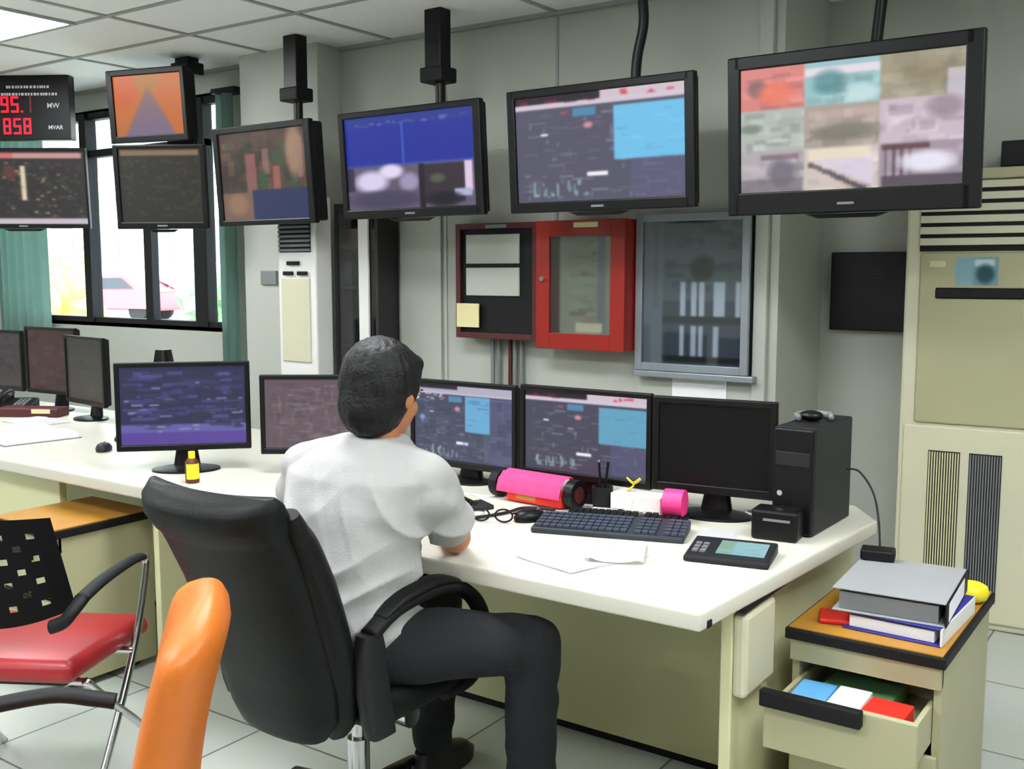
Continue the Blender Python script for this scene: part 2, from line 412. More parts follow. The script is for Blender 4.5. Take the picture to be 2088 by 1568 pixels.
def car(loc, rz, m, label):
    t = thing('car', label, 'car', loc, rz); bm = newbm()
    prof = [(-1.9, .35), (-1.95, .7), (-1.75, .9), (-1.1, .98), (-0.55, 1.38), (0.75, 1.42), (1.45, 1.0), (1.9, .9), (1.95, .5), (1.9, .3)]
    a = [bm.verts.new((p[0], -0.8 + 0.12 * max(0, p[1] - .9), p[1])) for p in prof]; b = [bm.verts.new((p[0], 0.8 - 0.12 * max(0, p[1] - .9), p[1])) for p in prof]
    bm.faces.new(a); bm.faces.new(b[::-1])
    for k in range(len(prof)): bm.faces.new((a[k], b[k], b[(k + 1) % len(prof)], a[(k + 1) % len(prof)]))
    bmesh.ops.bevel(bm, geom=bm.edges[:], offset=0.06, segments=2, affect='EDGES')
    obj('body', bm, m, t, smooth=True, ang=40)
    bm = newbm()
    for sx in (-0.82, 0.79):
        q = [bm.verts.new((x, sx, z)) for x, z in ((-0.9, .98), (-0.5, 1.3), (0.7, 1.33), (1.15, 1.0))]; q2 = [bm.verts.new((v.co.x, sx + 0.03, v.co.z)) for v in q]
        bm.faces.new(q); bm.faces.new(q2[::-1])
        for k in range(4): bm.faces.new((q[k], q2[k], q2[(k + 1) % 4], q[(k + 1) % 4]))
    obj('side_window', bm, 'carglass', t)
    for x in (-1.25, 1.25):
        for y in (-0.76, 0.6):
            bm = newbm(); cyl(bm, (x, y, .3), (x, y + .18, .3), .31); obj('wheel', bm, 'rubber', t)
    return t
car((-29.4, 20, -0.05), 0.35, 'carred', 'pinkish red car parked outside the window')
def shrub(loc, r, m, label):
    bm = newbm()
    for k in range(26):
        a = random.uniform(0, 2 * PI); q = random.uniform(0, .8)
        ell(bm, (r * q * math.cos(a), r * q * math.sin(a), r * random.uniform(.3, 1.5)), (r * .4,) * 3, u=8, v=6)
    for v in bm.verts: v.co += Vector(noise.noise_vector(v.co * 6)) * 0.15
    o = obj('shrub', bm, m, loc=loc, smooth=False); tag(o, label, 'shrub'); return o
shrub((-19.6, 12, -0.05), 1.0, 'leafy', 'yellowish shrub outside the left window light')
shrub((-14.5, 12, -0.05), 0.85, 'leafg', 'green shrub outside the right window light')

# ================================================================== SCREEN PICTURES
rng = np.random.default_rng(3)
def pic_cctv():
    a = canvas(96, 60, (170, 165, 168)); cols = [(214, 130, 124), (150, 190, 194), (158, 150, 128), (176, 182, 176), (170, 158, 148), (200, 184, 196), (176, 168, 172), (206, 192, 186), (160, 148, 160)]
    for k in range(9):
        x0 = (0, .31, .65)[k % 3]; x1 = (.31, .65, 1)[k % 3]; y0 = (k // 3) / 3; y1 = y0 + 1 / 3
        R_(a, x0, y0, x1, y1, cols[k])
        speck(a, rng, 26, (x0, y0, x1, y1), [np.array(cols[k]) * f for f in (0.7, 0.85, 1.15, 1.25)], (.03, .12), (.02, .08), 0.4)
    blob(a, .08, .16, .05, .07, (110, 90, 96), .8); blob(a, .17, .2, .09, .09, (236, 120, 92), .8)
    R_(a, .31, .04, .65, .1, (226, 216, 224)); blob(a, .42, .16, .08, .1, (80, 134, 140), .8); blob(a, .57, .26, .08, .07, (196, 222, 222), .9)
    blob(a, .86, .15, .15, .1, (140, 130, 100), .6); R_(a, .93, .15, 1, .33, (214, 208, 226), .7)
    blob(a, .05, .48, .06, .04, (110, 128, 110), .8); blob(a, .5, .55, .16, .07, (118, 116, 100), .8); R_(a, .33, .38, .64, .44, (206, 178, 170), .5)
    blob(a, .92, .42, .08, .09, (140, 124, 136), .7)
    blob(a, .2, .85, .07, .12, (110, 106, 118), .9); R_(a, .1, .7, .28, .74, (120, 90, 100), .7); R_(a, 0, .9, .3, 1, (110, 100, 110), .6)
    R_(a, .33, .68, .6, .76, (234, 222, 196), .8)
    for k in range(14): R_(a, .36 + k * .02, .76 + k * .016, .62, .78 + k * .016, (216, 208, 228), .8); R_(a, .33 + k * .02, .78 + k * .017, .355 + k * .02, .82 + k * .017, (60, 50, 60), .7)
    R_(a, .66, .68, .86, .72, (96, 60, 66), .9)
    for k in range(4): R_(a, .67 + k * .035, .7, .682 + k * .035, .92, (84, 62, 74), .9)
    blob(a, .85, .82, .12, .08, (238, 234, 248), .9); R_(a, .66, .92, 1, 1, (70, 58, 68), .8)
    return a
def pic_scada(big=True, bg=(84, 82, 100), cyan=(110, 190, 232), cx0=.6, cy1=.64):
    a = canvas(96, 64, bg); R_(a, 0, 0, 1, .07, (38, 28, 38)); R_(a, .52, 0, 1, .07, (206, 190, 200)); R_(a, 0, .07, 1, .115, (208, 196, 210))
    speck(a, rng, 8, (.52, 0, 1, .07), [(220, 60, 80), (200, 200, 210)], (.02, .05), (.02, .04), .8); speck(a, rng, 5, (0, 0, .5, .07), [(120, 30, 50)], (.04, .1), (.02, .04), .7)
    speck(a, rng, 110, (.03, .16, .98, .98), [(120, 118, 140), (150, 150, 168), (96, 108, 118), (104, 90, 120)], (.03, .1), (.01, .02), .55)
    speck(a, rng, 40, (.05, .16, .98, .98), [(70, 70, 92), (130, 130, 150)], (.008, .015), (.04, .1), .5)
    speck(a, rng, 26, (.08, .8, .45, .95), [(150, 172, 172), (120, 150, 150)], (.012, .02), (.04, .1), .8)
    R_(a, .44, .74, .56, .77, (240, 240, 250)); R_(a, .16, .35, .2, .37, (240, 240, 240)); blob(a, .45, .3, .03, .03, (240, 150, 170), .8)
    R_(a, .36, .14, .5, .22, (80, 140, 180), .9); R_(a, .28, .16, .33, .19, (170, 80, 100), .7)
    R_(a, cx0, .15, 1, cy1, cyan); speck(a, rng, 18, (cx0, .2, 1, cy1), [np.array(cyan) * .9, np.array(cyan) * 1.05], (.03, .1), (.01, .03), .6)
    R_(a, cx0 + .1, cy1, 1, .97, (92, 90, 128), .6)
    return a
def pic_scada2():
    a = pic_scada(bg=(66, 70, 92), cyan=(94, 160, 200), cx0=.62, cy1=.14)
    R_(a, .0, .0, 1, .1, (176, 172, 190)); R_(a, 0, 0, .45, .05, (40, 34, 50))
    speck(a, rng, 60, (.0, .14, 1, .95), [(60, 84, 92), (90, 96, 128), (50, 56, 80)], (.03, .12), (.04, .14), .35)
    R_(a, .53, .13, .78, .6, (104, 168, 208)); speck(a, rng, 12, (.54, .16, .77, .6), [(70, 120, 160)], (.04, .12), (.01, .02), .6)
    speck(a, rng, 14, (.02, .1, .3, .2), [(190, 190, 200)], (.02, .04), (.02, .03), .8); blob(a, .08, .45, .03, .04, (140, 170, 220), .8)
    return a
def pic_blue():
    a = canvas(88, 56, (20, 38, 150)); R_(a, 0, 0, 1, .1, (30, 50, 140)); speck(a, rng, 18, (.05, .05, .95, .1), [(100, 110, 190)], (.02, .05), (.015, .02), .8)
    R_(a, .46, .08, .475, .53, (80, 104, 200), .8); R_(a, 0, .53, 1, 1, (96, 84, 106)); R_(a, 0, .52, 1, .54, (60, 76, 160))
    blob(a, .2, .7, .14, .12, (214, 206, 236)); blob(a, .36, .6, .1, .08, (226, 214, 240)); blob(a, .5, .72, .08, .1, (170, 162, 196), .8); blob(a, .3, .9, .3, .1, (64, 58, 84), .9)
    R_(a, .58, .54, .62, 1, (20, 16, 30)); R_(a, .62, .55, .92, .95, (48, 36, 46)); blob(a, .72, .7, .06, .05, (86, 100, 70), .8); R_(a, .92, .54, .98, .85, (220, 200, 226)); R_(a, .84, .82, .97, .9, (170, 176, 206)); blob(a, .76, .92, .14, .08, (14, 14, 24)); R_(a, 0, .54, .06, .8, (30, 22, 50), .7)
    return a
def pic_photo():
    a = canvas(64, 56, (70, 54, 46)); speck(a, rng, 90, (0, 0, 1, .66), [(90, 66, 54), (54, 44, 38), (120, 92, 72), (60, 80, 50), (40, 34, 34)], (.06, .18), (.08, .2), .5)
    R_(a, .3, .25, .42, .68, (150, 92, 88), .8); R_(a, .5, .2, .58, .5, (140, 106, 96), .8); R_(a, .62, .4, .7, .68, (168, 96, 88), .8); blob(a, .87, .25, .1, .3, (176, 140, 116), .8); blob(a, .5, .55, .05, .12, (50, 84, 46), .9); R_(a, .0, .68, .36, 1, (120, 92, 80)); blob(a, .18, .82, .12, .12, (150, 116, 88), .9); R_(a, .36, .66, 1, 1, (36, 46, 88)); R_(a, .9, .1, .96, .55, (150, 118, 106), .7)
    return a
def pic_orange():
    a = canvas(56, 44, (220, 120, 40)); blob(a, .16, .25, .22, .3, (232, 100, 20), .8); blob(a, .85, .3, .2, .4, (222, 116, 30), .8); blob(a, .5, .1, .2, .2, (190, 130, 40), .7)
    for k in range(34): f = k / 33; R_(a, .5 - .36 * f, .2 + .8 * f - .02, .5 + .38 * f, .22 + .8 * f, (150 - 20 * f, 112 + 4 * f, 116 + 40 * f), .85)
    R_(a, 0, .8, .14, 1, (200, 120, 80), .5); return soft(a, 6) * .86
def pic_dark(c=(44, 42, 34), bar=(132, 108, 78), bottom=None):
    a = canvas(64, 50, c); R_(a, 0.02, .02, .98, .1, bar); speck(a, rng, 170, (.02, .14, .98, .92), [(60, 66, 50), (34, 36, 32), (74, 60, 44), (50, 70, 56), (60, 40, 44)], (.02, .08), (.02, .05), .55)
    if bottom is not None: R_(a, 0, .93, 1, 1, bottom)
    return a
def pic_map():
    a = pic_dark((46, 42, 42), (196, 150, 140), (196, 186, 196)); R_(a, 0, .02, .45, .1, (206, 110, 108)); R_(a, .5, .2, .54, .68, (222, 204, 176)); blob(a, .42, .3, .06, .1, (120, 60, 60), .6); speck(a, rng, 60, (.3, .14, 1, .9), [(170, 130, 90), (60, 110, 70), (120, 56, 56), (190, 176, 130)], (.015, .03), (.015, .03), .8); return a
def pic_indigo():
    a = canvas(88, 60, (44, 44, 78)); R_(a, 0, .84, 1, 1, (88, 66, 150)); R_(a, 0, .74, 1, .84, (98, 94, 164))
    speck(a, rng, 150, (.02, .06, .98, .8), [(70, 66, 130), (56, 60, 100), (40, 44, 66), (92, 90, 160)], (.05, .2), (.02, .05), .6); speck(a, rng, 26, (.02, .1, .98, .86), [(150, 150, 200), (170, 170, 190)], (.02, .1), (.012, .02), .7); return a
def pic_brown():
    a = canvas(72, 52, (98, 84, 90)); speck(a, rng, 160, (.02, .05, .98, .95), [(120, 106, 110), (78, 66, 74), (136, 120, 122), (90, 70, 96)], (.03, .15), (.015, .03), .6); speck(a, rng, 50, (.02, .05, .98, .95), [(76, 60, 66), (130, 116, 124)], (.01, .02), (.05, .2), .5); return a
def pic_dim(c):
    a = canvas(40, 36, c); speck(a, rng, 50, (0, 0, 1, 1), [tuple(np.array(c) * f) for f in (.7, .85, 1.2, 1.4)], (.05, .25), (.03, .1), .5); return a

# ================================================================== HANGING TELEVISIONS
def television(name, label, cat, c, wd, ht, yaw, pic, bez=(.045, .045, .045, .065), depth=.07, tilt=.07, bump=True, logo=True, group=None, scr='screen', backbox=True, fm='black'):
    """origin at the screen's centre; faces -Y in its own frame. bez: left, right, top, bottom"""
    t = thing(name, label, cat, c, math.radians(yaw), group); t.rotation_euler = Euler((tilt, 0, math.radians(yaw)), 'XYZ')
    l, r, tp, bt = bez
    bm = newbm()
    x0, x1, z0, z1 = -wd / 2, wd / 2, -ht / 2, ht / 2
    for lo, hi in (((x0, 0, z0), (x0 + l, .035, z1)), ((x1 - r, 0, z0), (x1, .035, z1)), ((x0 + l * .5, 0, z1 - tp), (x1 - r * .5, .035, z1)), ((x0 + l * .5, 0, z0), (x1 - r * .5, .035, z0 + bt))): box(bm, lo, hi, .006)
    obj('bezel', bm, fm, t)
    bm = newbm(); box(bm, (x0 + .01, .02, z0 + .01), (x1 - .01, depth, z1 - .01), .012)
    if backbox: box(bm, (x0 * .55, depth - .02, z0 * .6), (x1 * .55, depth + .05, z1 * .6), .02)
    obj('back_shell', bm, 'blackm', t)
    if pic is not None:
        grid_mesh('screen', pic, wd - l - r, ht - tp - bt, t, scr, y=0.012, z0=z0 + bt, cx=(l - r) / 2)
    else:
        bm = newbm(); box(bm, (x0 + l, .01, z0 + bt), (x1 - r, .02, z1 - tp)); obj('screen', bm, 'screenoff', t)
    if bump:
        bm = newbm(); loft(bm, [sring((0, .012, z0 - .002), wd * .17 * s, .016, 2.5, 24) for s in (1,)] + [sring((0, .014, z0 - .018), wd * .12, .012, 2.5, 24)]); obj('lower_lip', bm, fm, t, smooth=True, ang=50)
    if logo:
        bm = newbm(); box(bm, (-.03, -.0015, z0 + bt * .35), (.03, .002, z0 + bt * .35 + .009), .0008); obj('badge', bm, 'grey', t)
    return t
TVG = 'flat televisions hanging in a row from the ceiling'
television('television', 'largest hanging television at the right showing nine camera pictures', 'television', (-1.162, 3.75, 2.0), .90, .585, 0, pic_cctv(), (.05, .06, .05, .085), group=None)
television('television', 'hanging television showing a grey control diagram with a light blue block', 'television', (-2.19, 3.75, 2.008), .885, .52, 0, pic_scada(), (.04, .045, .035, .045))
television('television', 'hanging television with a deep blue upper half and greyish camera views below', 'television', (-3.21, 3.75, 2.005), .865, .51, 0, pic_blue(), (.035, .045, .03, .045))
television('television', 'hanging television with a brown and red picture and dark blue lower corner', 'television', (-4.21, 3.75, 2.0), .74, .52, 0, pic_photo(), (.04, .045, .035, .03), depth=.11, bump=False, logo=False)
television('television', 'nearly black hanging monitor just below the orange monitor', 'television', (-5.06, 3.75, 1.975), .54, .475, 30, pic_dark(), (.03, .03, .02, .04))
television('television', 'small hanging monitor with a bright orange picture', 'television', (-5.16, 3.75, 2.44), .54, .41, 15, pic_orange(), (.04, .03, .035, .04), depth=.12, bump=False, logo=False)
television('television', 'hanging television below the red digit board, its dark picture cut by the frame', 'television', (-6.505, 3.75, 2.032), .87, .515, 35, pic_map(), (.015, .015, .02, .03), fm='black')
# red digit board
t = thing('digit_display', 'black electronic board with red digits hanging at the top left', 'display board', (-6.31, 3.75, 2.528), math.radians(32))
bm = newbm(); box(bm, (-.27, 0, -.2), (.235, .08, .2), .006); obj('housing', bm, 'black', t)
M['ltext'] = mat('pale_lettering', (205, 205, 214), .6); M['led'] = mat('red_led', (235, 10, 40), .5, emit=1.0, ecol=(225, 12, 44)); M['leddim'] = mat('red_led_dim', (90, 10, 20), .5, emit=.5, ecol=(90, 12, 24))
def seg7(bm, ch, x, z, w_=.05, h_=.1, th=.013, mi=0):
    S = {'0': 'abcdef', '1': 'bc', '2': 'abged', '3': 'abgcd', '4': 'fgbc', '5': 'afgcd', '6': 'afgedc', '7': 'abc', '8': 'abcdefg', '9': 'abcdfg'}[ch]
    g = {'a': (0, h_ - th, w_, h_), 'g': (0, h_ / 2 - th / 2, w_, h_ / 2 + th / 2), 'd': (0, 0, w_, th), 'f': (0, h_ / 2, th, h_), 'e': (0, 0, th, h_ / 2), 'b': (w_ - th, h_ / 2, w_, h_), 'c': (w_ - th, 0, w_, h_ / 2)}
    for s in S: q = g[s]; box(bm, (x + q[0], -.003, z + q[1]), (x + q[2], .002, z + q[3]), mi=mi)
for row, (x0_, z_, str_) in enumerate(((-.21, -.03, '951'), (-.2, -.165, '858'))):
    for i_, c in enumerate(str_):
        dim = row == 0 and i_ == 2
        bm = newbm(); seg7(bm, c, x0_ + i_ * .066 + (.018 if dim else 0), z_, mi=0)
        obj('digit', bm, 'leddim' if dim else 'led', t)
bm = newbm(); box(bm, (-.079, -.003, -.03), (-.067, .002, -.018)); obj('decimal_point', bm, 'led', t)
RX = Matrix.Rotation(PI / 2, 4, 'X')
bm = newbm(); text_mesh(bm, 'MW', .045, Matrix.Translation((.13, -.001, 0.01)) @ RX, bold=.0003); obj('lettering', bm, 'ltext', t)
bm = newbm(); text_mesh(bm, 'MVAR', .036, Matrix.Translation((.14, -.001, -.125)) @ RX, bold=.0003); obj('lettering', bm, 'ltext', t)
for k, (a, b, z) in enumerate(((-.17, .1, .12), (-.23, .15, .075))):
    x = a; bm = newbm()
    while x < b: wv = random.uniform(.008, .016); box(bm, (x, -.002, z), (x + wv, .001, z + .016)); x += wv + random.uniform(.003, .01)
    obj('header_line', bm, 'ltext', t)
bm = newbm(); cyl(bm, (.0, .04, .2), (.0, .04, .222), .02); obj('hanger', bm, 'black', t)
# ceiling mounts
def mount(x, y, zt, zb, boxz, label, bw=.05):
    t = thing('ceiling_mount', label, 'ceiling mount', (x, y, H)); bm = newbm()
    box(bm, (-bw, -.04, boxz - H), (bw, .04, 0), .006); obj('sleeve', bm, 'black', t)
    bm = newbm(); box(bm, (-bw - .015, -.06, boxz - H - .03), (bw + .02, .06, boxz - H + .04), .008); obj('collar', bm, 'blackm', t)
    bm = newbm(); cyl(bm, (.015, 0, boxz - H), (.015, 0, zb - H), .024); obj('pole', bm, 'black', t, smooth=True, ang=40)
    bm = newbm(); box(bm, (-.12, -.075, -.16), (.12, -.045, .12), .004); box(bm, (-.03, -.05, -.05), (.03, .01, .05), .004); o = obj('bracket', bm, 'blackm', t); o.location = (0.01, 0, zb - H)
    return t
mount(-4.14, 3.94, H, 2.02, 2.42, 'black ceiling mount holding the television with the brown picture')
mount(-3.175, 3.94, H, 2.02, 2.42, 'black ceiling mount holding the blue television')
mount(-5.08, 3.98, H, 2.3, 2.66, 'short black ceiling mount behind the orange monitor', .06)
for nm, pts, lab in (('cable', [(-2.03, 3.87, 2.73), (-2.04, 3.86, 2.62), (-2.035, 3.86, 2.5), (-2.06, 3.86, 2.38), (-2.07, 3.86, 2.28), (-2.07, 3.84, 2.2)], 'thick black curved cable rising from the grey diagram television'),
                     ('cable', [(-1.06, 3.87, 2.73), (-1.07, 3.87, 2.6), (-1.09, 3.87, 2.45), (-1.10, 3.86, 2.3), (-1.1, 3.84, 2.22)], 'thick black cable rising from the nine picture television')):
    bm = newbm(); tube(bm, spline(pts, 6), .021, 12); o = obj(nm, bm, 'black', smooth=True); tag(o, lab, 'cable')

# ================================================================== WALL BOXES
def wallbox(name, label, cat, x0, x1, z0, z1, d, frame, fw, inner):
    t = thing(name, label, cat, ((x0 + x1) / 2, WY, z0)); W2 = (x1 - x0) / 2; h_ = z1 - z0
    bm = newbm(); box(bm, (-W2, -d, 0), (W2, -.0, h_), .004); obj('case', bm, inner, t)
    bm = newbm()
    for lo, hi in (((-W2, -d - .02, 0), (-W2 + fw, -d, h_)), ((W2 - fw, -d - .02, 0), (W2, -d, h_)), ((-W2 + fw, -d - .02, 0), (W2 - fw, -d, fw)), ((-W2 + fw, -d - .02, h_ - fw), (W2 - fw, -d, h_))): box(bm, lo, hi, .002)
    obj('door_frame', bm, frame, t)
    return t, W2, h_
t, W2, h_ = wallbox('fire_alarm_panel', 'bright red glass-fronted alarm box on the grey wall', 'alarm panel', -2.743, -2.262, 1.13, 1.735, .14, 'red', .075, 'red')
a = canvas(30, 44, (150, 148, 132)); R_(a, 0, 0, .14, 1, (70, 30, 32)); R_(a, .78, 0, .9, 1, (112, 112, 128), .8); speck(a, rng, 40, (.3, .04, .75, .9), [(170, 110, 100), (120, 130, 110), (160, 160, 150), (120, 90, 90)], (.1, .3), (.02, .05), .6); R_(a, .42, .88, .85, .98, (222, 212, 180))
grid_mesh('panel_face', a, W2 * 2 - .15, h_ - .15, t, 'print', y=-.143, z0=.075)
bm = newbm(); box(bm, (-W2 + .07, -.155, .07), (W2 - .07, -.151, h_ - .07)); obj('door_glass', bm, 'glass2', t)
bm = newbm(); cyl(bm, (-W2 + .04, -.16, h_ * .55), (-W2 + .04, -.175, h_ * .55), .012); obj('lock', bm, 'chrome', t)
bm = newbm(); box(bm, (-.03, -.163, h_ - .035), (.1, -.159, h_ - .012)); obj('name_plate', bm, 'notice', t)
t, W2, h_ = wallbox('key_cabinet', 'dark maroon control box with two grey windows and a yellow note', 'control box', -3.262, -2.765, 1.16, 1.735, .10, 'maroon', .028, 'blackm')
for (za, zb) in ((.375, .52), (.215, .355)):
    bm = newbm(); box(bm, (-W2 + .06, -.112, za), (W2 - .11, -.1, zb), .003); obj('window', bm, 'wall', t)
bm = newbm(); box(bm, (-W2 + .01, -.126, .055), (-W2 + .15, -.12, .175)); obj('paper_note', bm, 'notice', t, )
bm = newbm(); box(bm, (-W2 + .19, -.123, h_ - .025), (-W2 + .32, -.12, h_ - .008)); obj('name_plate', bm, 'grey', t)
for k, (xa, ma) in enumerate(((-.08, 'grey'), (-.04, 'grey'), (.03, 'maroon'), (.06, 'grey'), (.10, 'grey'))):
    bm = newbm(); cyl(bm, (xa, -.03, .02), (xa, -.03, -1.05), .011); obj('conduit', bm, ma, t, smooth=True, ang=40)
# glass notice board
t, W2, h_ = wallbox('notice_board', 'silver framed glass board with dark papers beside the red box', 'notice board', -2.255, -1.705, 1.045, 1.755, .05, 'silver', .035, 'dgrey')
a = canvas(56, 76, (100, 108, 122)); R_(a, 0, 0, .2, 1, (120, 126, 142)); R_(a, .2, .55, 1, 1, (72, 78, 94)); speck(a, rng, 90, (.2, 0, 1, .5), [(96, 98, 112), (64, 68, 80), (110, 104, 116)], (.05, .2), (.02, .06), .5); blob(a, .6, .33, .12, .09, (38, 40, 44)); R_(a, .1, 0, .16, .6, (118, 100, 120), .5)
for x in (.38, .5, .57, .72, .78, .93): R_(a, x, .42, x + .055, .66, (216, 220, 238)); 
for x in (.38, .5, .57, .72): R_(a, x, .73, x + .05, .94, (206, 210, 230))
R_(a, .2, .66, 1, .71, (40, 44, 54)); R_(a, .2, .94, 1, .98, (24, 26, 30))
grid_mesh('board_face', a, W2 * 2 - .07, h_ - .07, t, 'print', y=-.052, z0=.035)
bm = newbm(); box(bm, (-W2 + .03, -.064, .03), (W2 - .03, -.06, h_ - .03)); obj('door_glass', bm, 'glass2', t)
bm = newbm(); box(bm, (-W2, -.075, -.03), (W2 + .03, -.0, -.002), .004); obj('sill', bm, 'silver', t)
o = bx('paper_sheet', (-2.085, WY - .018, .90), (-1.82, WY - .0135, 1.02), 'paper', bev=0); tag(o, 'white paper sheet on the wall below the glass board', 'paper')
# black square panel in the recess
t = thing('black_wall_panel', 'square black wall panel left of the tall cream air conditioner', 'wall panel', (-1.365, 4.87, 1.225))
bm = newbm(); box(bm, (-.175, -.06, 0), (.175, 0, .36), .006); obj('case', bm, 'black', t)
bm = newbm()
for k in range(7): box(bm, (-.01 + .012 * (k % 3), -.0625, .19 + .016 * k), (.05 + .012 * (k % 2), -.059, .199 + .016 * k))
obj('emblem', bm, 'dgrey', t)

# ================================================================== AIR CONDITIONERS
t = thing('air_conditioner', 'tall cream floor-standing air conditioner at the right edge', 'air conditioner', (-1.14, 4.55, 0), math.radians(4))
bm = newbm(); box(bm, (0, 0, 0), (.62, .28, 1.915), .012); obj('casing', bm, 'cream_l', t)
bm = newbm(); box(bm, (.06, -.012, .86), (.6, .002, 1.575), .008); obj('upper_panel', bm, 'cream', t)
bm = newbm(); box(bm, (.02, -.012, .03), (.6, .002, .85), .008); obj('lower_panel', bm, 'cream_l', t)
bm = newbm(); box(bm, (.055, -.004, 1.58), (.6, .03, 1.86)); obj('outlet_cavity', bm, 'blackm', t)
for k in range(6):
    bm = newbm(); box(bm, (-.0, 0, 0), (.545, .006, .03), .002); o = obj('louver', bm, 'cream_l', t); o.location = (.055, -.016, 1.605 + k * .046); o.rotation_euler.x = -.15
bm = newbm(); box(bm, (.055, -.03, 1.87), (.6, .0, 1.912), .004); obj('top_trim', bm, 'cream', t)
for xa, ml in ((.125, 'olive'), (.285, 'grey')):
    bm = newbm(); box(bm, (xa, -.014, .12), (xa + .125, -.010, .745), 0); 
    for k in range(12): box(bm, (xa + .004 + k * .0102, -.019, .125), (xa + .009 + k * .0102, -.013, .74), mi=1)
    obj('intake_grille', bm, ['dgrey', ml], t)
bm = newbm(); box(bm, (.125, -.02, 1.385), (.46, -.01, 1.43), .006); obj('control_strip', bm, 'black', t)
a = canvas(20, 16, (110, 150, 160)); R_(a, 0, 0, .4, 1, (128, 166, 176)); R_(a, .45, .1, .9, .3, (190, 210, 212)); blob(a, .7, .6, .22, .35, (30, 70, 80))
grid_mesh('sticker', a, .16, .115, t, 'print', y=-.0135, z0=1.44, cx=.28)
bm = newbm(); box(bm, (.1, -.0135, 1.515), (.16, -.011, 1.54)); obj('badge', bm, 'olive', t)
o = bx('equipment_box', (-.80, 4.6, 1.917), (-.5, 4.8, 2.02), 'dgrey', bev=.006); tag(o, 'dark box lying on top of the cream air conditioner', 'box')
t = thing('air_conditioner', 'slim white and cream air conditioner against the pillar behind the monitors', 'air conditioner', (-4.355, 3.98, 0))
bm = newbm(); box(bm, (0, 0, 0), (.295, .125, 1.9), .01); obj('casing', bm, 'white', t)
bm = newbm(); box(bm, (.03, -.008, 1.0), (.25, .002, 1.46), .004); obj('front_panel', bm, 'cream_l', t)
bm = newbm(); box(bm, (.02, -.004, 1.6), (.26, .004, 1.83), 0, mi=0)
for k in range(9): box(bm, (.02, -.014, 1.605 + k * .025), (.26, -.004, 1.618 + k * .025), mi=1)
obj('grille', bm, ['blackm', 'grey'], t)
bm = newbm(); [box(bm, (x, -.014, z), (x + w_, -.006, z + .022), .003) for x, z, w_ in ((.08, 1.53, .1), (.05, 1.475, .08), (.16, 1.475, .08))]; obj('control', bm, 'black', t)
o = bx('wall_switch', (-4.63, 4.095, 1.42), (-4.5, 4.11, 1.5), 'grey', bev=.003); tag(o, 'pale double switch plate on the pillar left of the slim air conditioner', 'switch')
# dark glass cabinet behind the man
t = thing('display_cabinet', 'tall narrow dark cabinet with shelves left of the man', 'cabinet', (-4.02, 4.115, 0))
bm = newbm(); box(bm, (-.01, .15, 0), (.265, .165, 1.86)); box(bm, (-.03, 0, 0), (-.01, .165, 1.86)); box(bm, (.265, 0, 0), (.285, .165, 1.86)); box(bm, (-.01, 0, 1.83), (.265, .15, 1.86)); obj('carcass', bm, 'dkcab', t)
for z in (.3, .75, 1.08, 1.4, 1.62):
    bm = newbm(); box(bm, (-.01, .02, z), (.265, .15, z + .02)); obj('shelf', bm, 'dkcab', t)
bm = newbm(); box(bm, (-.01, .005, .02), (.265, .01, 1.83)); obj('door_glass', bm, 'glass2', t)
bm = newbm(); box(bm, (.155, -.012, 0), (.225, .003, 1.86), .003); obj('door_edge', bm, 'white', t)
for z, c_, m_ in ((1.64, .09, 'maroon'), (1.42, .14, 'dgrey'), (1.1, .18, 'blackm'), (.77, .2, 'brown')):
    o = bx('storage_box', (-4.01, 4.145, z + .001), (-3.90, 4.24, z + c_), m_); tag(o, {1.64: 'small reddish box on the top shelf of the dark cabinet', 1.42: 'dark grey box on the second shelf of the dark cabinet', 1.1: 'black box on the middle shelf of the dark cabinet', .77: 'brown box on the lower shelf of the dark cabinet'}[z], 'box')

# ================================================================== CONSOLE DESK
t = thing('console_desk', 'long white-topped beige control desk running the length of the room', 'desk', (0, 0, 0))
bm = newbm()
poly = [(-7.4, 2.17), (-3.0, 2.165), (-1.9, 2.04), (-.915, 2.04), (-.835, 3.13), (-.95, 3.3), (-7.4, 3.3)]
prism(bm, poly, .705, .75, bev=.008); obj('worktop', bm, 'desk_top', t, smooth=True, ang=40)
bm = newbm(); box(bm, (-7.35, 2.76, .03), (-.96, 2.79, .705), .002); obj('front_panel', bm, 'olive', t)
bm = newbm(); box(bm, (-7.35, 2.775, 0), (-.96, 2.80, .05)); obj('kickplate', bm, 'blackm', t)
bm = newbm(); box(bm, (-.965, 2.27, 0), (-.935, 3.24, .69), .004); obj('end_panel', bm, 'olive', t)
bm = newbm(); box(bm, (-.975, 2.26, .69), (-.90, 3.2, .7052), .002); obj('edge_channel', bm, 'blackm', t)
bm = newbm(); box(bm, (-3.08, 2.2, 0), (-3.05, 2.77, .705), .003); obj('inner_panel', bm, 'olive', t)
bm = newbm(); box(bm, (-7.35, 2.24, .34), (-3.72, 2.27, .705), .003); obj('apron', bm, 'olive', t)
bm = newbm(); box(bm, (-.937, 2.275, .47), (-.90, 2.47, .68), .012); obj('lit_panel_patch', bm, 'cream_l', t)  # added paler block standing for the lit upper part of the end panel
for xx, yy in ((-.91, 2.05),):
    bm = newbm(); box(bm, (xx - .006, yy + .02, .708), (xx + .002, yy + .04, .725), .002); obj('corner_cap', bm, 'blackm', t)
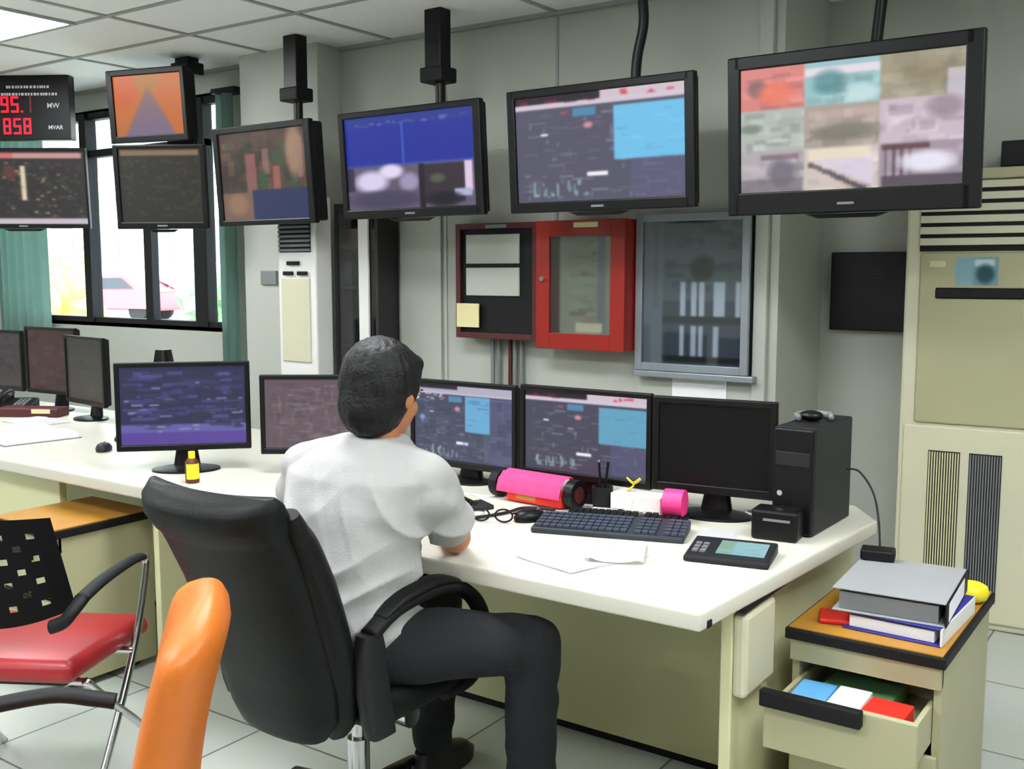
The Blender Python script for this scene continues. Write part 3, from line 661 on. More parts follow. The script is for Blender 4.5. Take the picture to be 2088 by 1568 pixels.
# pedestals
def pedestal(label, x0, x1, y0, y1, ztop, drawer_open, rows):
    t = thing('drawer_pedestal', label, 'drawer cabinet', (x0, y0, 0)); W_ = x1 - x0; D_ = y1 - y0; th = .018
    bm = newbm(); box(bm, (0, .02, .03), (th, D_, ztop - .03)); box(bm, (W_ - th, .02, .03), (W_, D_, ztop - .03)); box(bm, (th, D_ - th, .03), (W_ - th, D_, ztop - .03)); box(bm, (th, .02, .03), (W_ - th, D_, .05)); box(bm, (th, .03, .40), (W_ - th, D_ - th, .41)); 
    box(bm, (0, 0.0, ztop - .085), (W_, .03, ztop - .03)); obj('body', bm, 'cream', t)
    bm = newbm(); box(bm, (-.012, -.012, ztop - .03), (W_ + .012, D_ + .012, ztop - .001), .004); obj('edge_band', bm, 'blackm', t)
    bm = newbm(); box(bm, (-.004, -.004, ztop - .002), (W_ + .004, D_ + .004, ztop + .003), .001); obj('top', bm, 'wood', t)
    for (za, zb, op) in rows:
        y = -op
        bm = newbm(); box(bm, (.004, y - .0, za), (W_ - .004, y + .018, zb), .003); box(bm, (.02, y + .018, za + .02), (.032, y + .4, zb - .03)); box(bm, (W_ - .032, y + .018, za + .02), (W_ - .02, y + .4, zb - .03)); box(bm, (.032, y + .39, za + .02), (W_ - .032, y + .4, zb - .03)); box(bm, (.032, y + .018, za + .02), (W_ - .032, y + .39, za + .028))
        d = obj('drawer', bm, 'cream', t)
        bm = newbm(); box(bm, (.0, y - .022, zb - .035), (W_ * .66, y + .004, zb + .006), .004); obj('handle', bm, 'blackm', d)
    for xx in (.05, W_ - .05):
        for yy in (.06, D_ - .06):
            bm = newbm(); cyl(bm, (xx - .01, yy, .02), (xx + .01, yy, .02), .02); obj('caster', bm, 'rubber', t)
    return t
pedestal('wood-topped beige pedestal with an open drawer beside the desk end', -.868, -.505, 2.49, 3.08, .60, .17, [(.355, .50, .19), (.06, .345, 0)])
pedestal('wood-topped beige pedestal under the left end of the desk', -3.69, -3.31, 1.96, 2.36, .60, 0, [(.35, .51, 0), (.06, .335, 0)])
# things in the open drawer
for nm, lo, hi, m_, rz, lab in (('card', (-.83, 2.335, .3835), (-.745, 2.50, .468), 'lblue', .04, 'light blue card pile lying in the open drawer'), ('envelope', (-.738, 2.335, .3835), (-.66, 2.5, .472), 'paper', 0.02, 'white envelope lying in the open drawer'),
        ('notebook', (-.652, 2.335, .3835), (-.555, 2.46, .478), 'redc', -.02, 'bright red notebook in the open drawer'), ('card', (-.80, 2.53, .3835), (-.62, 2.66, .445), 'green', -.05, 'green card at the back of the open drawer')):
    c = [(lo[i] + hi[i]) / 2 for i in range(3)]; bm = newbm(); box(bm, [lo[i] - c[i] for i in range(3)], [hi[i] - c[i] for i in range(3)], .002); o = obj(nm, bm, m_, loc=c, rotz=rz); tag(o, lab, nm)
# binders on the pedestal
def binder(label, c, rz, w_, d_, h_, cover, spine, sp_label):
    t = thing('ring_binder', label, 'binder', c, rz); bm = newbm()
    box(bm, (-w_ / 2, -d_ / 2, 0), (w_ / 2, d_ / 2, .004), .0015); box(bm, (-w_ / 2, -d_ / 2, h_ - .004), (w_ / 2, d_ / 2, h_), .0015); obj('cover', bm, cover, t)
    bm = newbm(); box(bm, (w_ / 2 - .004, -d_ / 2, 0), (w_ / 2 + .001, d_ / 2, h_), .0015); obj('spine', bm, spine, t)
    bm = newbm(); box(bm, (-w_ / 2 + .015, -d_ / 2 + .012, .005), (w_ / 2 - .02, d_ / 2 - .012, h_ - .012)); obj('pages', bm, 'grey' if sp_label else 'paper', t)
    if sp_label: bm = newbm(); box(bm, (w_ / 2 + .001, -d_ * .42, h_ * .14), (w_ / 2 + .002, d_ * .3, h_ * .88)); obj('spine_label', bm, 'paper', t)
    return t
binder('blue and white binder underneath the grey binder on the pedestal', (-.63, 2.70, .604), -.04, .24, .32, .045, 'blue', 'white', False)
binder('grey ring binder lying on top of the blue binder', (-.655, 2.71, .6495), .06, .27, .34, .06, 'binder', 'blackm', True)
o = bx('tape_roll', (-.03, -.03, 0), (.03, .03, .05), 'yellow', loc=(-.512, 2.99, .604)); bpy.data.objects.remove(o)
bm = newbm(); tube(bm, [(math.cos(a) * .03, math.sin(a) * .03, .025) for a in [2 * PI * k / 24 for k in range(24)]], .018, 8, closed=True, flat=1.3); o = obj('tape_roll', bm, 'yellow', smooth=True, loc=(-.505, 2.96, .606)); o.location.x = -.535; o.location.z = .6045 ; tag(o, 'yellow tape roll beside the stacked binders', 'tape roll')
bm = newbm(); box(bm, (-.03, -.05, 0), (.045, .045, .012), .004); o = obj('pencil_case', bm, 'redc', loc=(-.80, 2.60, .604), rotz=.3); tag(o, 'small red case on the wooden pedestal top left of the binders', 'case')
t = thing('power_adapter', 'small black power adapter on top of the grey binder', 'power adapter', (-.755, 2.85, .7105), .2)
bm = newbm(); box(bm, (-.045, -.03, 0), (.045, .03, .03), .006); obj('body', bm, 'black', t)
bm = newbm(); tube(bm, spline([(0, .03, .02), (.0, .06, .03), (-.01, .1, .1), (-.03, .14, .16), (-.07, .16, .21), (-.105, .16, .215)], 6), .003, 8); obj('cord', bm, 'black', t, smooth=True)

# ================================================================== DESKTOP MONITORS
def monitor(label, c, wd, ht, yaw, pic, base=(.2, .13), bm_='black', bez=.018, zc=.97, tilt=0.03, off=0.0, group=None):
    """c = point on the desk below the screen"""
    t = thing('computer_monitor', label, 'monitor', (c[0], c[1], .75), math.radians(yaw))
    hz = zc - .75; bm = newbm(); x0, x1, z0, z1 = -wd / 2, wd / 2, hz - ht / 2, hz + ht / 2
    for lo, hi in (((x0, 0, z0), (x0 + bez, .022, z1)), ((x1 - bez, 0, z0), (x1, .022, z1)), ((x0 + bez * .5, 0, z1 - bez), (x1 - bez * .5, .022, z1)), ((x0 + bez * .5, 0, z0), (x1 - bez * .5, .022, z0 + bez * 1.3))): box(bm, lo, hi, .004)
    obj('bezel', bm, bm_, t)
    bm = newbm(); box(bm, (x0 + .006, .014, z0 + .006), (x1 - .006, .045, z1 - .006), .01); box(bm, (x0 * .5, .04, z0 + ht * .25), (x1 * .5, .065, z1 - ht * .25), .012); obj('back_shell', bm, 'blackm', t)
    if pic is not None: grid_mesh('screen', pic, wd - 2 * bez, ht - 2.3 * bez, t, 'screen', y=.008, z0=z0 + bez * 1.3)
    else: bm = newbm(); box(bm, (x0 + bez, .006, z0 + bez * 1.3), (x1 - bez, .016, z1 - bez)); obj('screen', bm, 'screenoff', t)
    s = thing('stand', None, None, (0, 0, 0)); bpy.data.objects.remove(s)
    bm = newbm(); loft(bm, [sring((0, .06, 0.012), .05, .02, 3, 20), sring((0, .07, hz * .5), .032, .016, 3, 20), sring((0, .065, hz), .035, .014, 3, 20)]); obj('stand_neck', bm, 'black', t, smooth=True, ang=50)
    bm = newbm(); loft(bm, [sring((0, .03, 0), base[0] / 2, base[1] / 2, 2, 40), sring((0, .03, .008), base[0] / 2, base[1] / 2, 2, 40), sring((0, .035, .016), base[0] * .3, base[1] * .3, 2, 40)]); obj('stand_base', bm, 'black', t, smooth=True, ang=40)
    return t
monitor('large desk monitor with a violet blue screen facing the man, left of him', (-3.19, 2.43), .487, .333, 45, pic_indigo(), (.25, .17), zc=.996)
monitor('desk monitor with a brownish screen partly hidden behind the man', (-2.72, 2.69), .47, .295, 35, pic_brown(), zc=.972)
monitor('desk monitor just right of the man with a narrow light blue column on screen', (-2.205, 2.85), .47, .31, 0, pic_scada2(), zc=.957)
monitor('desk monitor with a light blue block on screen, left of the switched-off one', (-1.705, 2.85), .495, .305, 0, pic_scada(bg=(68, 68, 86), cyan=(96, 160, 190), cx0=.62, cy1=.6), zc=.967)
monitor('switched-off black desk monitor beside the computer tower', (-1.262, 2.875), .385, .295, 8, None, (.24, .16), bez=.022, zc=.968)
monitor('dark desk monitor in the far left group, nearest of the three', (-4.72, 3.0), .43, .345, -8, pic_dim((46, 40, 35)), (.2, .16), zc=1.0)
monitor('reddish dark desk monitor in the middle of the far left group', (-5.18, 3.1), .42, .36, 5, pic_dim((64, 42, 40)), (.2, .16), zc=1.02)
monitor('dim desk monitor cut by the left edge of the photo', (-5.72, 3.1), .46, .34, 5, pic_dim((56, 48, 50)), (.2, .16), zc=1.0)
# ================================================================== DESK ITEMS
DZ = .7505
t = thing('computer_tower', 'black desktop computer tower on the right end of the desk', 'computer', (-.985, 2.98, DZ), -.02)
bm = newbm(); box(bm, (-.06, -.16, 0), (.06, .16, .31), .006); obj('case', bm, 'dgrey', t)
bm = newbm(); box(bm, (-.059, -.172, .003), (.059, -.155, .307), .006); obj('front_bezel', bm, 'black', t)
bm = newbm(); box(bm, (-.05, -.175, .2), (.05, -.171, .24), .002); obj('drive_bay', bm, 'dgrey', t)
bm = newbm(); cyl(bm, (-.035, -.17, .12), (-.035, -.176, .12), .008); obj('power_button', bm, 'chrome', t)
t = thing('headset', 'dark headset resting on top of the computer tower', 'headset', (-.99, 2.98, DZ + .311))
bm = newbm(); tube(bm, [(math.cos(a) * .05, math.sin(a) * .06, .012) for a in [2 * PI * k / 24 for k in range(17)]], .007, 8, flat=1.5); obj('band', bm, 'grey', t, smooth=True)
bm = newbm(); ell(bm, (-.0, -.02, .016), (.035, .03, .016)); obj('ear_cushion', bm, 'black', t, smooth=True)
t = thing('modem', 'squat black box in front of the computer tower', 'modem', (-1.01, 2.755, DZ), .1)
bm = newbm(); box(bm, (-.065, -.035, 0), (.065, .05, .085), .008); obj('case', bm, 'black', t)
bm = newbm(); box(bm, (-.03, -.037, .055), (.045, -.034, .062)); obj('indicator', bm, 'grey', t)
def keyboard(label, c, rz, w_=.44, d_=.15, m_='blackm', km='dgrey'):
    t = thing('keyboard', label, 'keyboard', c, rz); bm = newbm(); vs = box(bm, (-w_ / 2, -d_ / 2, 0), (w_ / 2, d_ / 2, .016), .005)
    for v in bm.verts: v.co.z += .09 * (v.co.y + d_ / 2) * (1 if v.co.z > .005 else .0)
    obj('base', bm, m_, t)
    bm = newbm(); nx = int(w_ / .0205); 
    for r in range(5):
        for k in range(nx):
            if k in (int(nx * .66), int(nx * .82)): continue
            x = -w_ / 2 + .012 + k * .0205; y = -d_ / 2 + .012 + r * (d_ - .024) / 5; z = .017 + .09 * (y + d_ / 2)
            box(bm, (x, y, z), (x + .017, y + .021, z + .006))
    o = obj('keys', bm, km, t); return t
keyboard('bluish dark keyboard lying on the desk right of the man', (-1.43, 2.555, DZ), math.radians(18), .44, .16, 'kb', 'kbk')
keyboard('dark keyboard behind the large black keyboard, under the papers', (-1.46, 2.675, DZ), math.radians(18), .34, .07, 'black', 'blackm')
keyboard('grey keyboard on the left part of the desk', (-4.13, 2.88, DZ), math.radians(-38), .45, .16, 'dgrey', 'grey')
def mouse(label, c, rz, m_='black'):
    t = thing('computer_mouse', label, 'mouse', c, rz); bm = newbm()
    loft(bm, [sring((0, 0, 0), .03, .055, 2.3, 20), sring((0, 0, .014), .031, .056, 2.3, 20), sring((0, -.005, .028), .024, .042, 2.2, 20), sring((0, -.008, .034), .012, .022, 2, 20)]); obj('shell', bm, m_, t, smooth=True, ang=60)
    bm = newbm(); cyl(bm, (-.003, .025, .029), (.003, .025, .029), .006, n=12); obj('scroll_wheel', bm, 'grey', t); return t
mouse('black mouse on the desk left of the keyboard', (-1.695, 2.535, DZ), -.5)
mouse('dark mouse on the left desk near the indigo monitor', (-3.84, 2.52, DZ), .8, 'dgrey')
# telephone/tablet with bright display
t = thing('desk_tablet', 'dark desk device with a glowing pale blue display near the desk corner', 'tablet', (-1.035, 2.49, DZ), math.radians(12))
bm = newbm(); box(bm, (-.11, -.075, 0), (.11, .085, .016), .006); [setattr(v.co, 'z', v.co.z + .1 * (v.co.y + .075) * (v.co.z > .008)) for v in bm.verts]; obj('case', bm, 'dgrey', t)
a = canvas(20, 16, (150, 196, 204)); R_(a, .0, 0, .3, 1, (140, 180, 160)); speck(a, rng, 10, (0, 0, 1, 1), [(180, 214, 226), (130, 176, 190)], (.1, .3), (.05, .1), .6)
o = grid_mesh('display', a, .125, .1, t, 'screen', y=.0, horizontal=True, mtx=Matrix.Translation((.03, -.045, .0222)) @ Matrix.Rotation(.1, 4, 'X'))
bm = newbm(); [box(bm, (-.095 + .02 * (k % 2), -.04 + .025 * (k // 2), .018 + .0025 * (k // 2)), (-.08 + .02 * (k % 2), -.022 + .025 * (k // 2), .0245 + .0025 * (k // 2))) for k in range(6)]; obj('button', bm, 'grey', t)
# papers
def sheets(label, c, rz, w_, d_, n, name='paper_sheet', m_='paper', lift=0.0, curl=.004, cat='paper'):
    bm = newbm(); nx, ny = 10, 8; top = {}
    for k in range(n):
        z = .0006 + k * .0022; dx, dy, a = (random.uniform(-.012, .012), random.uniform(-.012, .012), random.uniform(-.12, .12)) if k else (0, 0, 0)
        g = [[None] * (ny + 1) for _ in range(nx + 1)]
        for i in range(nx + 1):
            for j in range(ny + 1):
                x = (i / nx - .5) * w_; y = (j / ny - .5) * d_; zz = z + curl * max(0, (abs(i / nx - .5) * 2) ** 3) * (1 + math.sin(i + k)) * .5
                g[i][j] = bm.verts.new((x * math.cos(a) - y * math.sin(a) + dx, x * math.sin(a) + y * math.cos(a) + dy, zz))
        fs = [bm.faces.new((g[i][j], g[i + 1][j], g[i + 1][j + 1], g[i][j + 1])) for i in range(nx) for j in range(ny)]
    bmesh.ops.solidify(bm, geom=bm.faces[:], thickness=-.0006)
    o = obj(name, bm, m_, loc=c, rotz=rz); tag(o, label, cat); return o
sheets('loose white paper lying in front of the keyboard', (-1.36, 2.29, DZ), math.radians(-20), .21, .27, 2)
sheets('crumpled white sheet overlapping the loose paper by the keyboard', (-1.30, 2.355, DZ + .0045), math.radians(25), .15, .2, 1, curl=.02)
sheets('folded white paper leaning in front of the paper box', (-1.52, 2.765, DZ), math.radians(18), .16, .035, 6)
o = sheets('small receipt lying near the desk tablet', (-1.16, 2.70, DZ), .3, .1, .12, 1)
sheets('white paper lying behind the man near the phone', (-2.08, 2.66, DZ), .1, .2, .14, 1)
t = thing('open_book', 'thick open white logbook on the left part of the desk', 'book', (-4.5, 2.53, DZ), math.radians(-8))
for s in (-1, 1):
    bm = newbm(); n = 10; rr = []
    for i in range(n + 1):
        u = i / n; rr.append([(s * u * .25, -.16, 0), (s * u * .25, .16, 0), (s * u * .25, .16, .012 + .018 * math.sin(u * PI * .9)), (s * u * .25, -.16, .012 + .018 * math.sin(u * PI * .9))])
    loft(bm, rr); obj('page_block', bm, 'paper', t, smooth=True, ang=40)
bm = newbm(); box(bm, (-.26, -.17, -.0), (.26, .17, .003)); obj('cover', bm, 'grey', t)
o = sheets('flat white sheet behind the logbook on the left desk', (-4.85, 2.82, DZ), -.1, .3, .21, 2)
t = thing('document_box', 'dark red box with a pale label on the far left desk', 'box', (-5.08, 2.93, DZ), math.radians(30))
bm = newbm(); box(bm, (-.17, -.06, 0), (.17, .06, .045), .006); obj('body', bm, 'maroon', t)
bm = newbm(); box(bm, (.03, -.062, .02), (.13, -.0595, .042)); obj('tag', bm, 'notice', t)
bm = newbm()
bm = newbm(); box(bm, (-.09, -.07, 0), (.09, .07, .03), .01); 
for v in bm.verts: v.co.z += .25 * (v.co.y + .07) * (v.co.z > .015)
t = thing('telephone', 'black office telephone beside the dark red box at the far left', 'telephone', (-5.34, 3.0, DZ), math.radians(35)); obj('base', bm, 'black', t)
bm = newbm(); tube(bm, spline([(-.07, -.08, .05), (-.07, -.05, .078), (-.07, .04, .1), (-.07, .08, .085)], 5), [.02] * 16, 10, flat=.8); obj('handset', bm, 'black', t, smooth=True)
bm = newbm(); [box(bm, (0 + .022 * (k % 3), -.05 + .025 * (k // 3), .035 + .006 * (k // 3)), (.015 + .022 * (k % 3), -.034 + .025 * (k // 3), .042 + .006 * (k // 3))) for k in range(12)]; obj('keypad', bm, 'grey', t)
# pink-covered roll with a red box
t = thing('punch_holder', 'pink paper covered desk organiser with dark round ends', 'desk organiser', (-1.815, 2.75, DZ), math.radians(-4))
bm = newbm(); N = 12
rr = []
for k in range(N + 1):
    a = PI * (-.02 + .7 * k / N); rr.append([(x, -.058 * math.cos(a) - .0, .036 + .06 * math.sin(a) + .003 * math.sin(k * 2.1)) for x in (-.125, .13)])
g = [[bm.verts.new(p) for p in r] for r in rr]
for i in range(N): bm.faces.new((g[i][0], g[i][1], g[i + 1][1], g[i + 1][0]))
bmesh.ops.solidify(bm, geom=bm.faces[:], thickness=.002); obj('pink_cover', bm, 'pink', t, smooth=True, ang=40)
bm = newbm(); box(bm, (-.09, -.047, .004), (.13, .04, .042), .004); obj('red_case', bm, 'redc', t)
bm = newbm(); box(bm, (-.05, -.049, .014), (.03, -.046, .032)); obj('gold_label', bm, 'wood', t)
for x in (-.155, .15):
    bm = newbm(); cyl(bm, (x - .016, 0, .046), (x + .016, 0, .046), .046, n=28); o = obj('round_end', bm, 'black', t, smooth=True, ang=40)
    bm = newbm(); cyl(bm, (x - .018, 0, .046), (x + .018, 0, .046), .026, n=20); obj('hub', bm, 'maroon', o, smooth=True, ang=40)
# pens cup, tape, cup
t = thing('pen_cup', 'dark mesh cup with pens right of the pink organiser', 'pen cup', (-1.60, 2.80, DZ))
bm = newbm(); loft(bm, [sring((0, 0, 0), .03, .03), sring((0, 0, .07), .034, .034), sring((0, 0, .07), .030, .030), sring((0, 0, .008), .026, .026)]); obj('cup', bm, 'dgrey', t, smooth=True, ang=40)
for k, (x, y, m_) in enumerate(((.01, .0, 'black'), (-.012, .008, 'grey'), (0, -.012, 'blackm'))):
    p = thing('x', None, None); bpy.data.objects.remove(p)
    bm = newbm(); cyl(bm, (x * .3, y * .3, .01), (x * 2, y * 2, .15), .004, n=10); o = obj('pen', bm, m_, loc=(-1.60, 2.80, DZ)); tag(o, ['black pen leaning in the dark mesh cup', 'grey pen leaning left in the dark mesh cup', 'matte black pen leaning forward in the dark mesh cup'][k], 'pen')
t = thing('tape_dispenser', 'hot pink tape holder standing on the papers', 'tape holder', (-1.335, 2.775, DZ), math.radians(10))
bm = newbm(); cyl(bm, (-.03, 0, .055), (.03, 0, .055), .042, n=28); obj('drum', bm, 'hotpink', t, smooth=True, ang=40)
bm = newbm(); box(bm, (-.035, -.04, 0), (.035, .045, .02), .004); obj('foot', bm, 'blackm', t)
t = thing('paper_box', 'open white box of paper slips between the pink objects', 'paper box', (-1.475, 2.82, DZ), math.radians(3))
bm = newbm(); box(bm, (-.085, -.04, 0), (.085, .04, .06), .003); obj('body', bm, 'white', t)
bm = newbm(); box(bm, (-.08, -.043, .012), (-.01, -.04, .045)); obj('face_label', bm, 'paper', t)
bm = newbm(); tube(bm, spline([(-.05, 0, .0), (-.03, .01, .02), (-.045, 0, .04), (-.02, -.01, .03), (0, 0, .045)], 5), .008, 8, flat=.4); o = obj('ribbon', bm, 'yellow', loc=(-1.475, 2.82, DZ + .0605), smooth=True); tag(o, 'crumpled yellow ribbon on top of the white paper box', 'ribbon')
# phone cradle things near the elbow
t = thing('calculator', 'dark calculator on the desk just right of the man', 'calculator', (-1.97, 2.58, DZ), math.radians(-28))
bm = newbm(); box(bm, (-.085, -.055, 0), (.085, .055, .015), .006); obj('body', bm, 'dgrey', t)
bm = newbm(); box(bm, (-.07, .02, .0145), (.0, .045, .0165)); obj('display', bm, 'olive', t)
bm = newbm(); [box(bm, (-.065 + .026 * (k % 5), -.045 + .02 * (k // 5), .0145), (-.047 + .026 * (k % 5), -.031 + .02 * (k // 5), .018)) for k in range(15)]; obj('buttons', bm, 'black', t)
t = thing('eyeglasses', 'dark framed spectacles lying on the desk in front of the elbow', 'glasses', (-1.775, 2.445, DZ), math.radians(20))
for s in (-1, 1):
    bm = newbm(); tube(bm, [(s * .036 + math.cos(a) * .027, 0, .023 + math.sin(a) * .019) for a in [2 * PI * k / 20 for k in range(20)]], .003, 8, closed=True); obj('rim', bm, 'black', t, smooth=True)
    bm = newbm(); tube(bm, spline([(s * .064, 0, .03), (s * .066, .06, .02), (s * .06, .12, .004)], 6), .0028, 8); obj('temple', bm, 'black', t, smooth=True)
t = thing('reading_stand', 'thin black cable loop lying on the desk beside the spectacles', 'cable', (-1.80, 2.47, DZ)); bpy.data.objects.remove(t)
bm = newbm(); tube(bm, spline([(-1.86, 2.43, .756), (-1.83, 2.47, .756), (-1.80, 2.56, .756), (-1.79, 2.64, .756), (-1.70, 2.68, .756)], 8), .005, 8); o = obj('cable', bm, 'dgrey', smooth=True); tag(o, 'thin dark cable on the desk leading to the pink organiser', 'cable')
bm = newbm(); tube(bm, spline([(-1.10, 3.05, .757), (-1.14, 3.0, .757), (-1.17, 3.06, .76), (-1.13, 3.1, .757), (-1.19, 2.98, .757), (-1.12, 2.93, .757), (-1.08, 2.9, .757)], 8), .0065, 8); o = obj('cable', bm, 'white', smooth=True); tag(o, 'bundle of white cable between the black monitor and the tower', 'cable')
# small bottle
t = thing('marker_bottle', 'small brown and yellow bottle in front of the indigo monitor', 'bottle', (-2.995, 2.31, DZ))
bm = newbm(); loft(bm, [sring((0, 0, z), r, r, 2, 20) for z, r in ((0, .022), (.004, .024), (.075, .024), (.088, .014))]); obj('body', bm, 'brown', t, smooth=True, ang=50)
bm = newbm(); tube(bm, [(0, 0, .015), (0, 0, .07)], .0246, 20, caps=False); g = bm
for v in list(bm.verts):
    if v.co.x < -.004: bm.verts.remove(v)
obj('yellow_label', bm, 'yellow', t, smooth=True)
bm = newbm(); cyl(bm, (0, 0, .087), (0, 0, .112), .012, n=16); obj('cap', bm, 'yellow', t, smooth=True, ang=40)
# clutter on left desk
for k, (x, y, a, m_, lab) in enumerate(((-4.47, 3.06, .3, 'white', 'crumpled white tissue beside the nearest left monitor'), (-4.13, 3.08, .9, 'grey', 'grey crumpled wrapper behind the grey keyboard'))):
    bm = newbm(); ell(bm, (0, 0, .025), (.05, .035, .026), u=14, v=10)
    for v in bm.verts: v.co += Vector(noise.noise_vector(v.co * 30 + Vector((k, 0, 0)))) * .012
    zmin = min(v.co.z for v in bm.verts)
    for v in bm.verts: v.co.z -= zmin
    o = obj('crumpled_tissue', bm, m_, loc=(x, y, DZ), rotz=a); tag(o, lab, 'tissue')
t = thing('desk_phone_rest', 'black desk lamp-like phone rest behind the nearest left monitor', 'phone stand', (-4.2, 3.14, DZ)); bpy.data.objects.remove(t)
t = thing('desktop_speaker', 'narrow black speaker right of the left monitor group', 'speaker', (-4.34, 3.2, DZ), .2)
bm = newbm(); loft(bm, [sring((0, 0, 0), .06, .06, 4), sring((0, 0, .2), .055, .055, 4), sring((0, .0, .36), .03, .035, 4)]); obj('cabinet', bm, 'black', t, smooth=True, ang=40)
bm = newbm(); cyl(bm, (0, -.052, .12), (0, -.064, .12), .035, n=20); obj('driver', bm, 'dgrey', t)

# ================================================================== OFFICE CHAIR OF THE MAN (faces +Y)
CX = -1.845
t = thing('office_chair', 'black leather high-back office chair the man sits on', 'office chair', (CX, 1.93, 0))
T0 = Vector((CX, 1.93, 0))
def prof(s):
    """centre line of the backrest, s 0 bottom .. 1 top: (y, z, half width, half thickness)"""
    K = [(0, 1.665, .37, .10, .012), (.04, 1.655, .38, .14, .025), (.12, 1.645, .43, .178, .035), (.25, 1.625, .52, .196, .042), (.45, 1.58, .65, .207, .045), (.65, 1.53, .78, .212, .045), (.8, 1.485, .875, .214, .046), (.87, 1.465, .91, .214, .045), (.9, 1.455, .925, .218, .052), (.95, 1.44, .96, .222, .062), (.985, 1.43, .99, .22, .052), (1.0, 1.43, 1.01, .21, .02)]
    for a, b in zip(K[:-1], K[1:]):
        if s <= b[0] + 1e-9:
            f = (s - a[0]) / (b[0] - a[0]); return [a[i] + (b[i] - a[i]) * f for i in range(1, 5)]
    return list(K[-1][1:])
bm = newbm(); rings = []
for s in sorted(set([i / 40 for i in range(41)] + [.01, .02, .985, .995])):
    y, z, hw, ht = prof(s); up = Vector((0, -.26, .96)); nrm = Vector((0, .96, .26)); R = []
    for k in range(48):
        th = 2 * PI * k / 48; c_, s_ = math.cos(th), math.sin(th)
        x = hw * math.copysign(abs(c_) ** .7, c_); d = ht * math.copysign(abs(s_) ** .7, s_)
        wrap = .05 * (abs(x) / .23) ** 2.4
        R.append(Vector((x, y, z)) + nrm * (d + wrap) - Vector((0, 1.93, 0)))
    rings.append(R)
loft(bm, rings); obj('backrest', bm, 'leather', t, smooth=True, ang=60)
bm = newbm()   # side bolster piping running down each edge
for s_ in (-1, 1):
    pts = []
    for i in range(24):
        s = .03 + .95 * i / 23; y, z, hw, ht = prof(s); pts.append((s_ * (hw - .022), y - 1.93 + .066 + .02 * s * s, z + .015 - .03 * max(0, s - .85) / .15))
    tube(bm, pts, [.022 + .02 * math.sin(PI * i / 23) ** .6 for i in range(24)], 16, flat=1.5)
obj('side_bolster', bm, 'leather', t, smooth=True, ang=60)
bm = newbm(); vs = box(bm, (-.25, -.2, .40), (.25, .29, .485), .038, seg=5)
for v in bm.verts:
    if v.co.z > .45: v.co.z += .015 * math.cos(v.co.x * 6) - .012 * max(0, (v.co.y - .15) / .1)
obj('seat', bm, 'leather', t, smooth=True, ang=60)
for s_ in (-1, 1):
    X = s_ * .245
    bm = newbm(); path = spline([(X, -.215, .655), (X, -.12, .695), (X, .03, .705), (X, .14, .675), (X, .215, .60), (X, .22, .51), (X, .17, .43), (X * .9, .08, .405)], 7)
    tube(bm, path, [.026] * len(path), 14, flat=.75); ar = obj('armrest', bm, 'blackm', t, smooth=True)
    bm = newbm(); pp = spline([(X, -.18, .685), (X, -.1, .717), (X, .03, .726), (X, .12, .70)], 6); tube(bm, pp, [.02 + .012 * math.sin(PI * i / (len(pp) - 1)) for i in range(len(pp))], 14, flat=.45); obj('arm_pad', bm, 'leather', ar, smooth=True)
    bm = newbm(); loft(bm, [sring((X, -.215 + dy, z), .022, w_, 4, 20) for z, w_, dy in ((.66, .03, 0), (.62, .042, .0), (.52, .045, .01), (.44, .045, .025), (.40, .04, .035))]); obj('arm_post', bm, 'dgrey', t, smooth=True, ang=50)
bm = newbm(); box(bm, (-.09, -.12, .35), (.09, .12, .40), .012); obj('tilt_mechanism', bm, 'black', t)
bm = newbm(); cyl(bm, (.1, .0, .365), (.19, .0, .365), .03, n=24); obj('tension_knob', bm, 'chrome', t, smooth=True, ang=40)
bm = newbm(); cyl(bm, (0, 0, .10), (0, 0, .26), .03, n=24); cyl(bm, (0, 0, .26), (0, 0, .36), .018, n=20); obj('gas_column', bm, 'chrome', t, smooth=True, ang=40)
bm = newbm(); cyl(bm, (0, 0, .07), (0, 0, .13), .045, n=24); obj('base_hub', bm, 'black', t, smooth=True, ang=40)
for k in range(5):
    a = k * 2 * PI / 5 + .5; c_, s_ = math.cos(a), math.sin(a)
    bm = newbm(); tube(bm, [(c_ * .03, s_ * .03, .1), (c_ * .17, s_ * .17, .085), (c_ * .29, s_ * .29, .066)], [.03, .024, .018], 12, flat=.7); l = obj('base_leg', bm, 'black', t, smooth=True)
    bm = newbm(); q = Vector((-s_, c_, 0)) * .022; e = Vector((c_ * .29, s_ * .29, .028))
    cyl(bm, e - q, e - q * .25, .027, n=20); cyl(bm, e + q * .25, e + q, .027, n=20); cyl(bm, e, e + Vector((0, 0, .04)), .008, n=10); obj('caster', bm, 'rubber', l, smooth=True, ang=40)

# ================================================================== THE MAN
pt = thing('person', 'man in a white t-shirt and dark jeans seated at the desk, seen from behind', 'person', (-1.80, 1.86, 0))
P0 = Vector((-1.80, 1.86, 0))
def L(p): return Vector(p) - P0
def rcone(bm, p0, r0, p1, r1, n=20):
    """tapered capsule as its own closed volume"""
    p0 = L(p0); p1 = L(p1); d = (p1 - p0).normalized(); pts = []; rr = []
    for k in range(6): a = PI / 2 * (1 - k / 5); pts.append(p0 - d * r0 * math.sin(a)); rr.append(max(r0 * math.cos(a), .0008))
    for k in range(6): a = PI / 2 * (k / 5); pts.append(p1 + d * r1 * math.sin(a)); rr.append(max(r1 * math.cos(a), .0008))
    tube(bm, pts, rr, n)
SHL, SHR = (-1.975, 1.885, .985), (-1.60, 1.93, .99)
ELL_, ELR = (-2.08, 2.10, .80), (-1.645, 2.10, .80)
WRL, WRR = (-1.985, 2.30, .785), (-1.83, 2.265, .785)
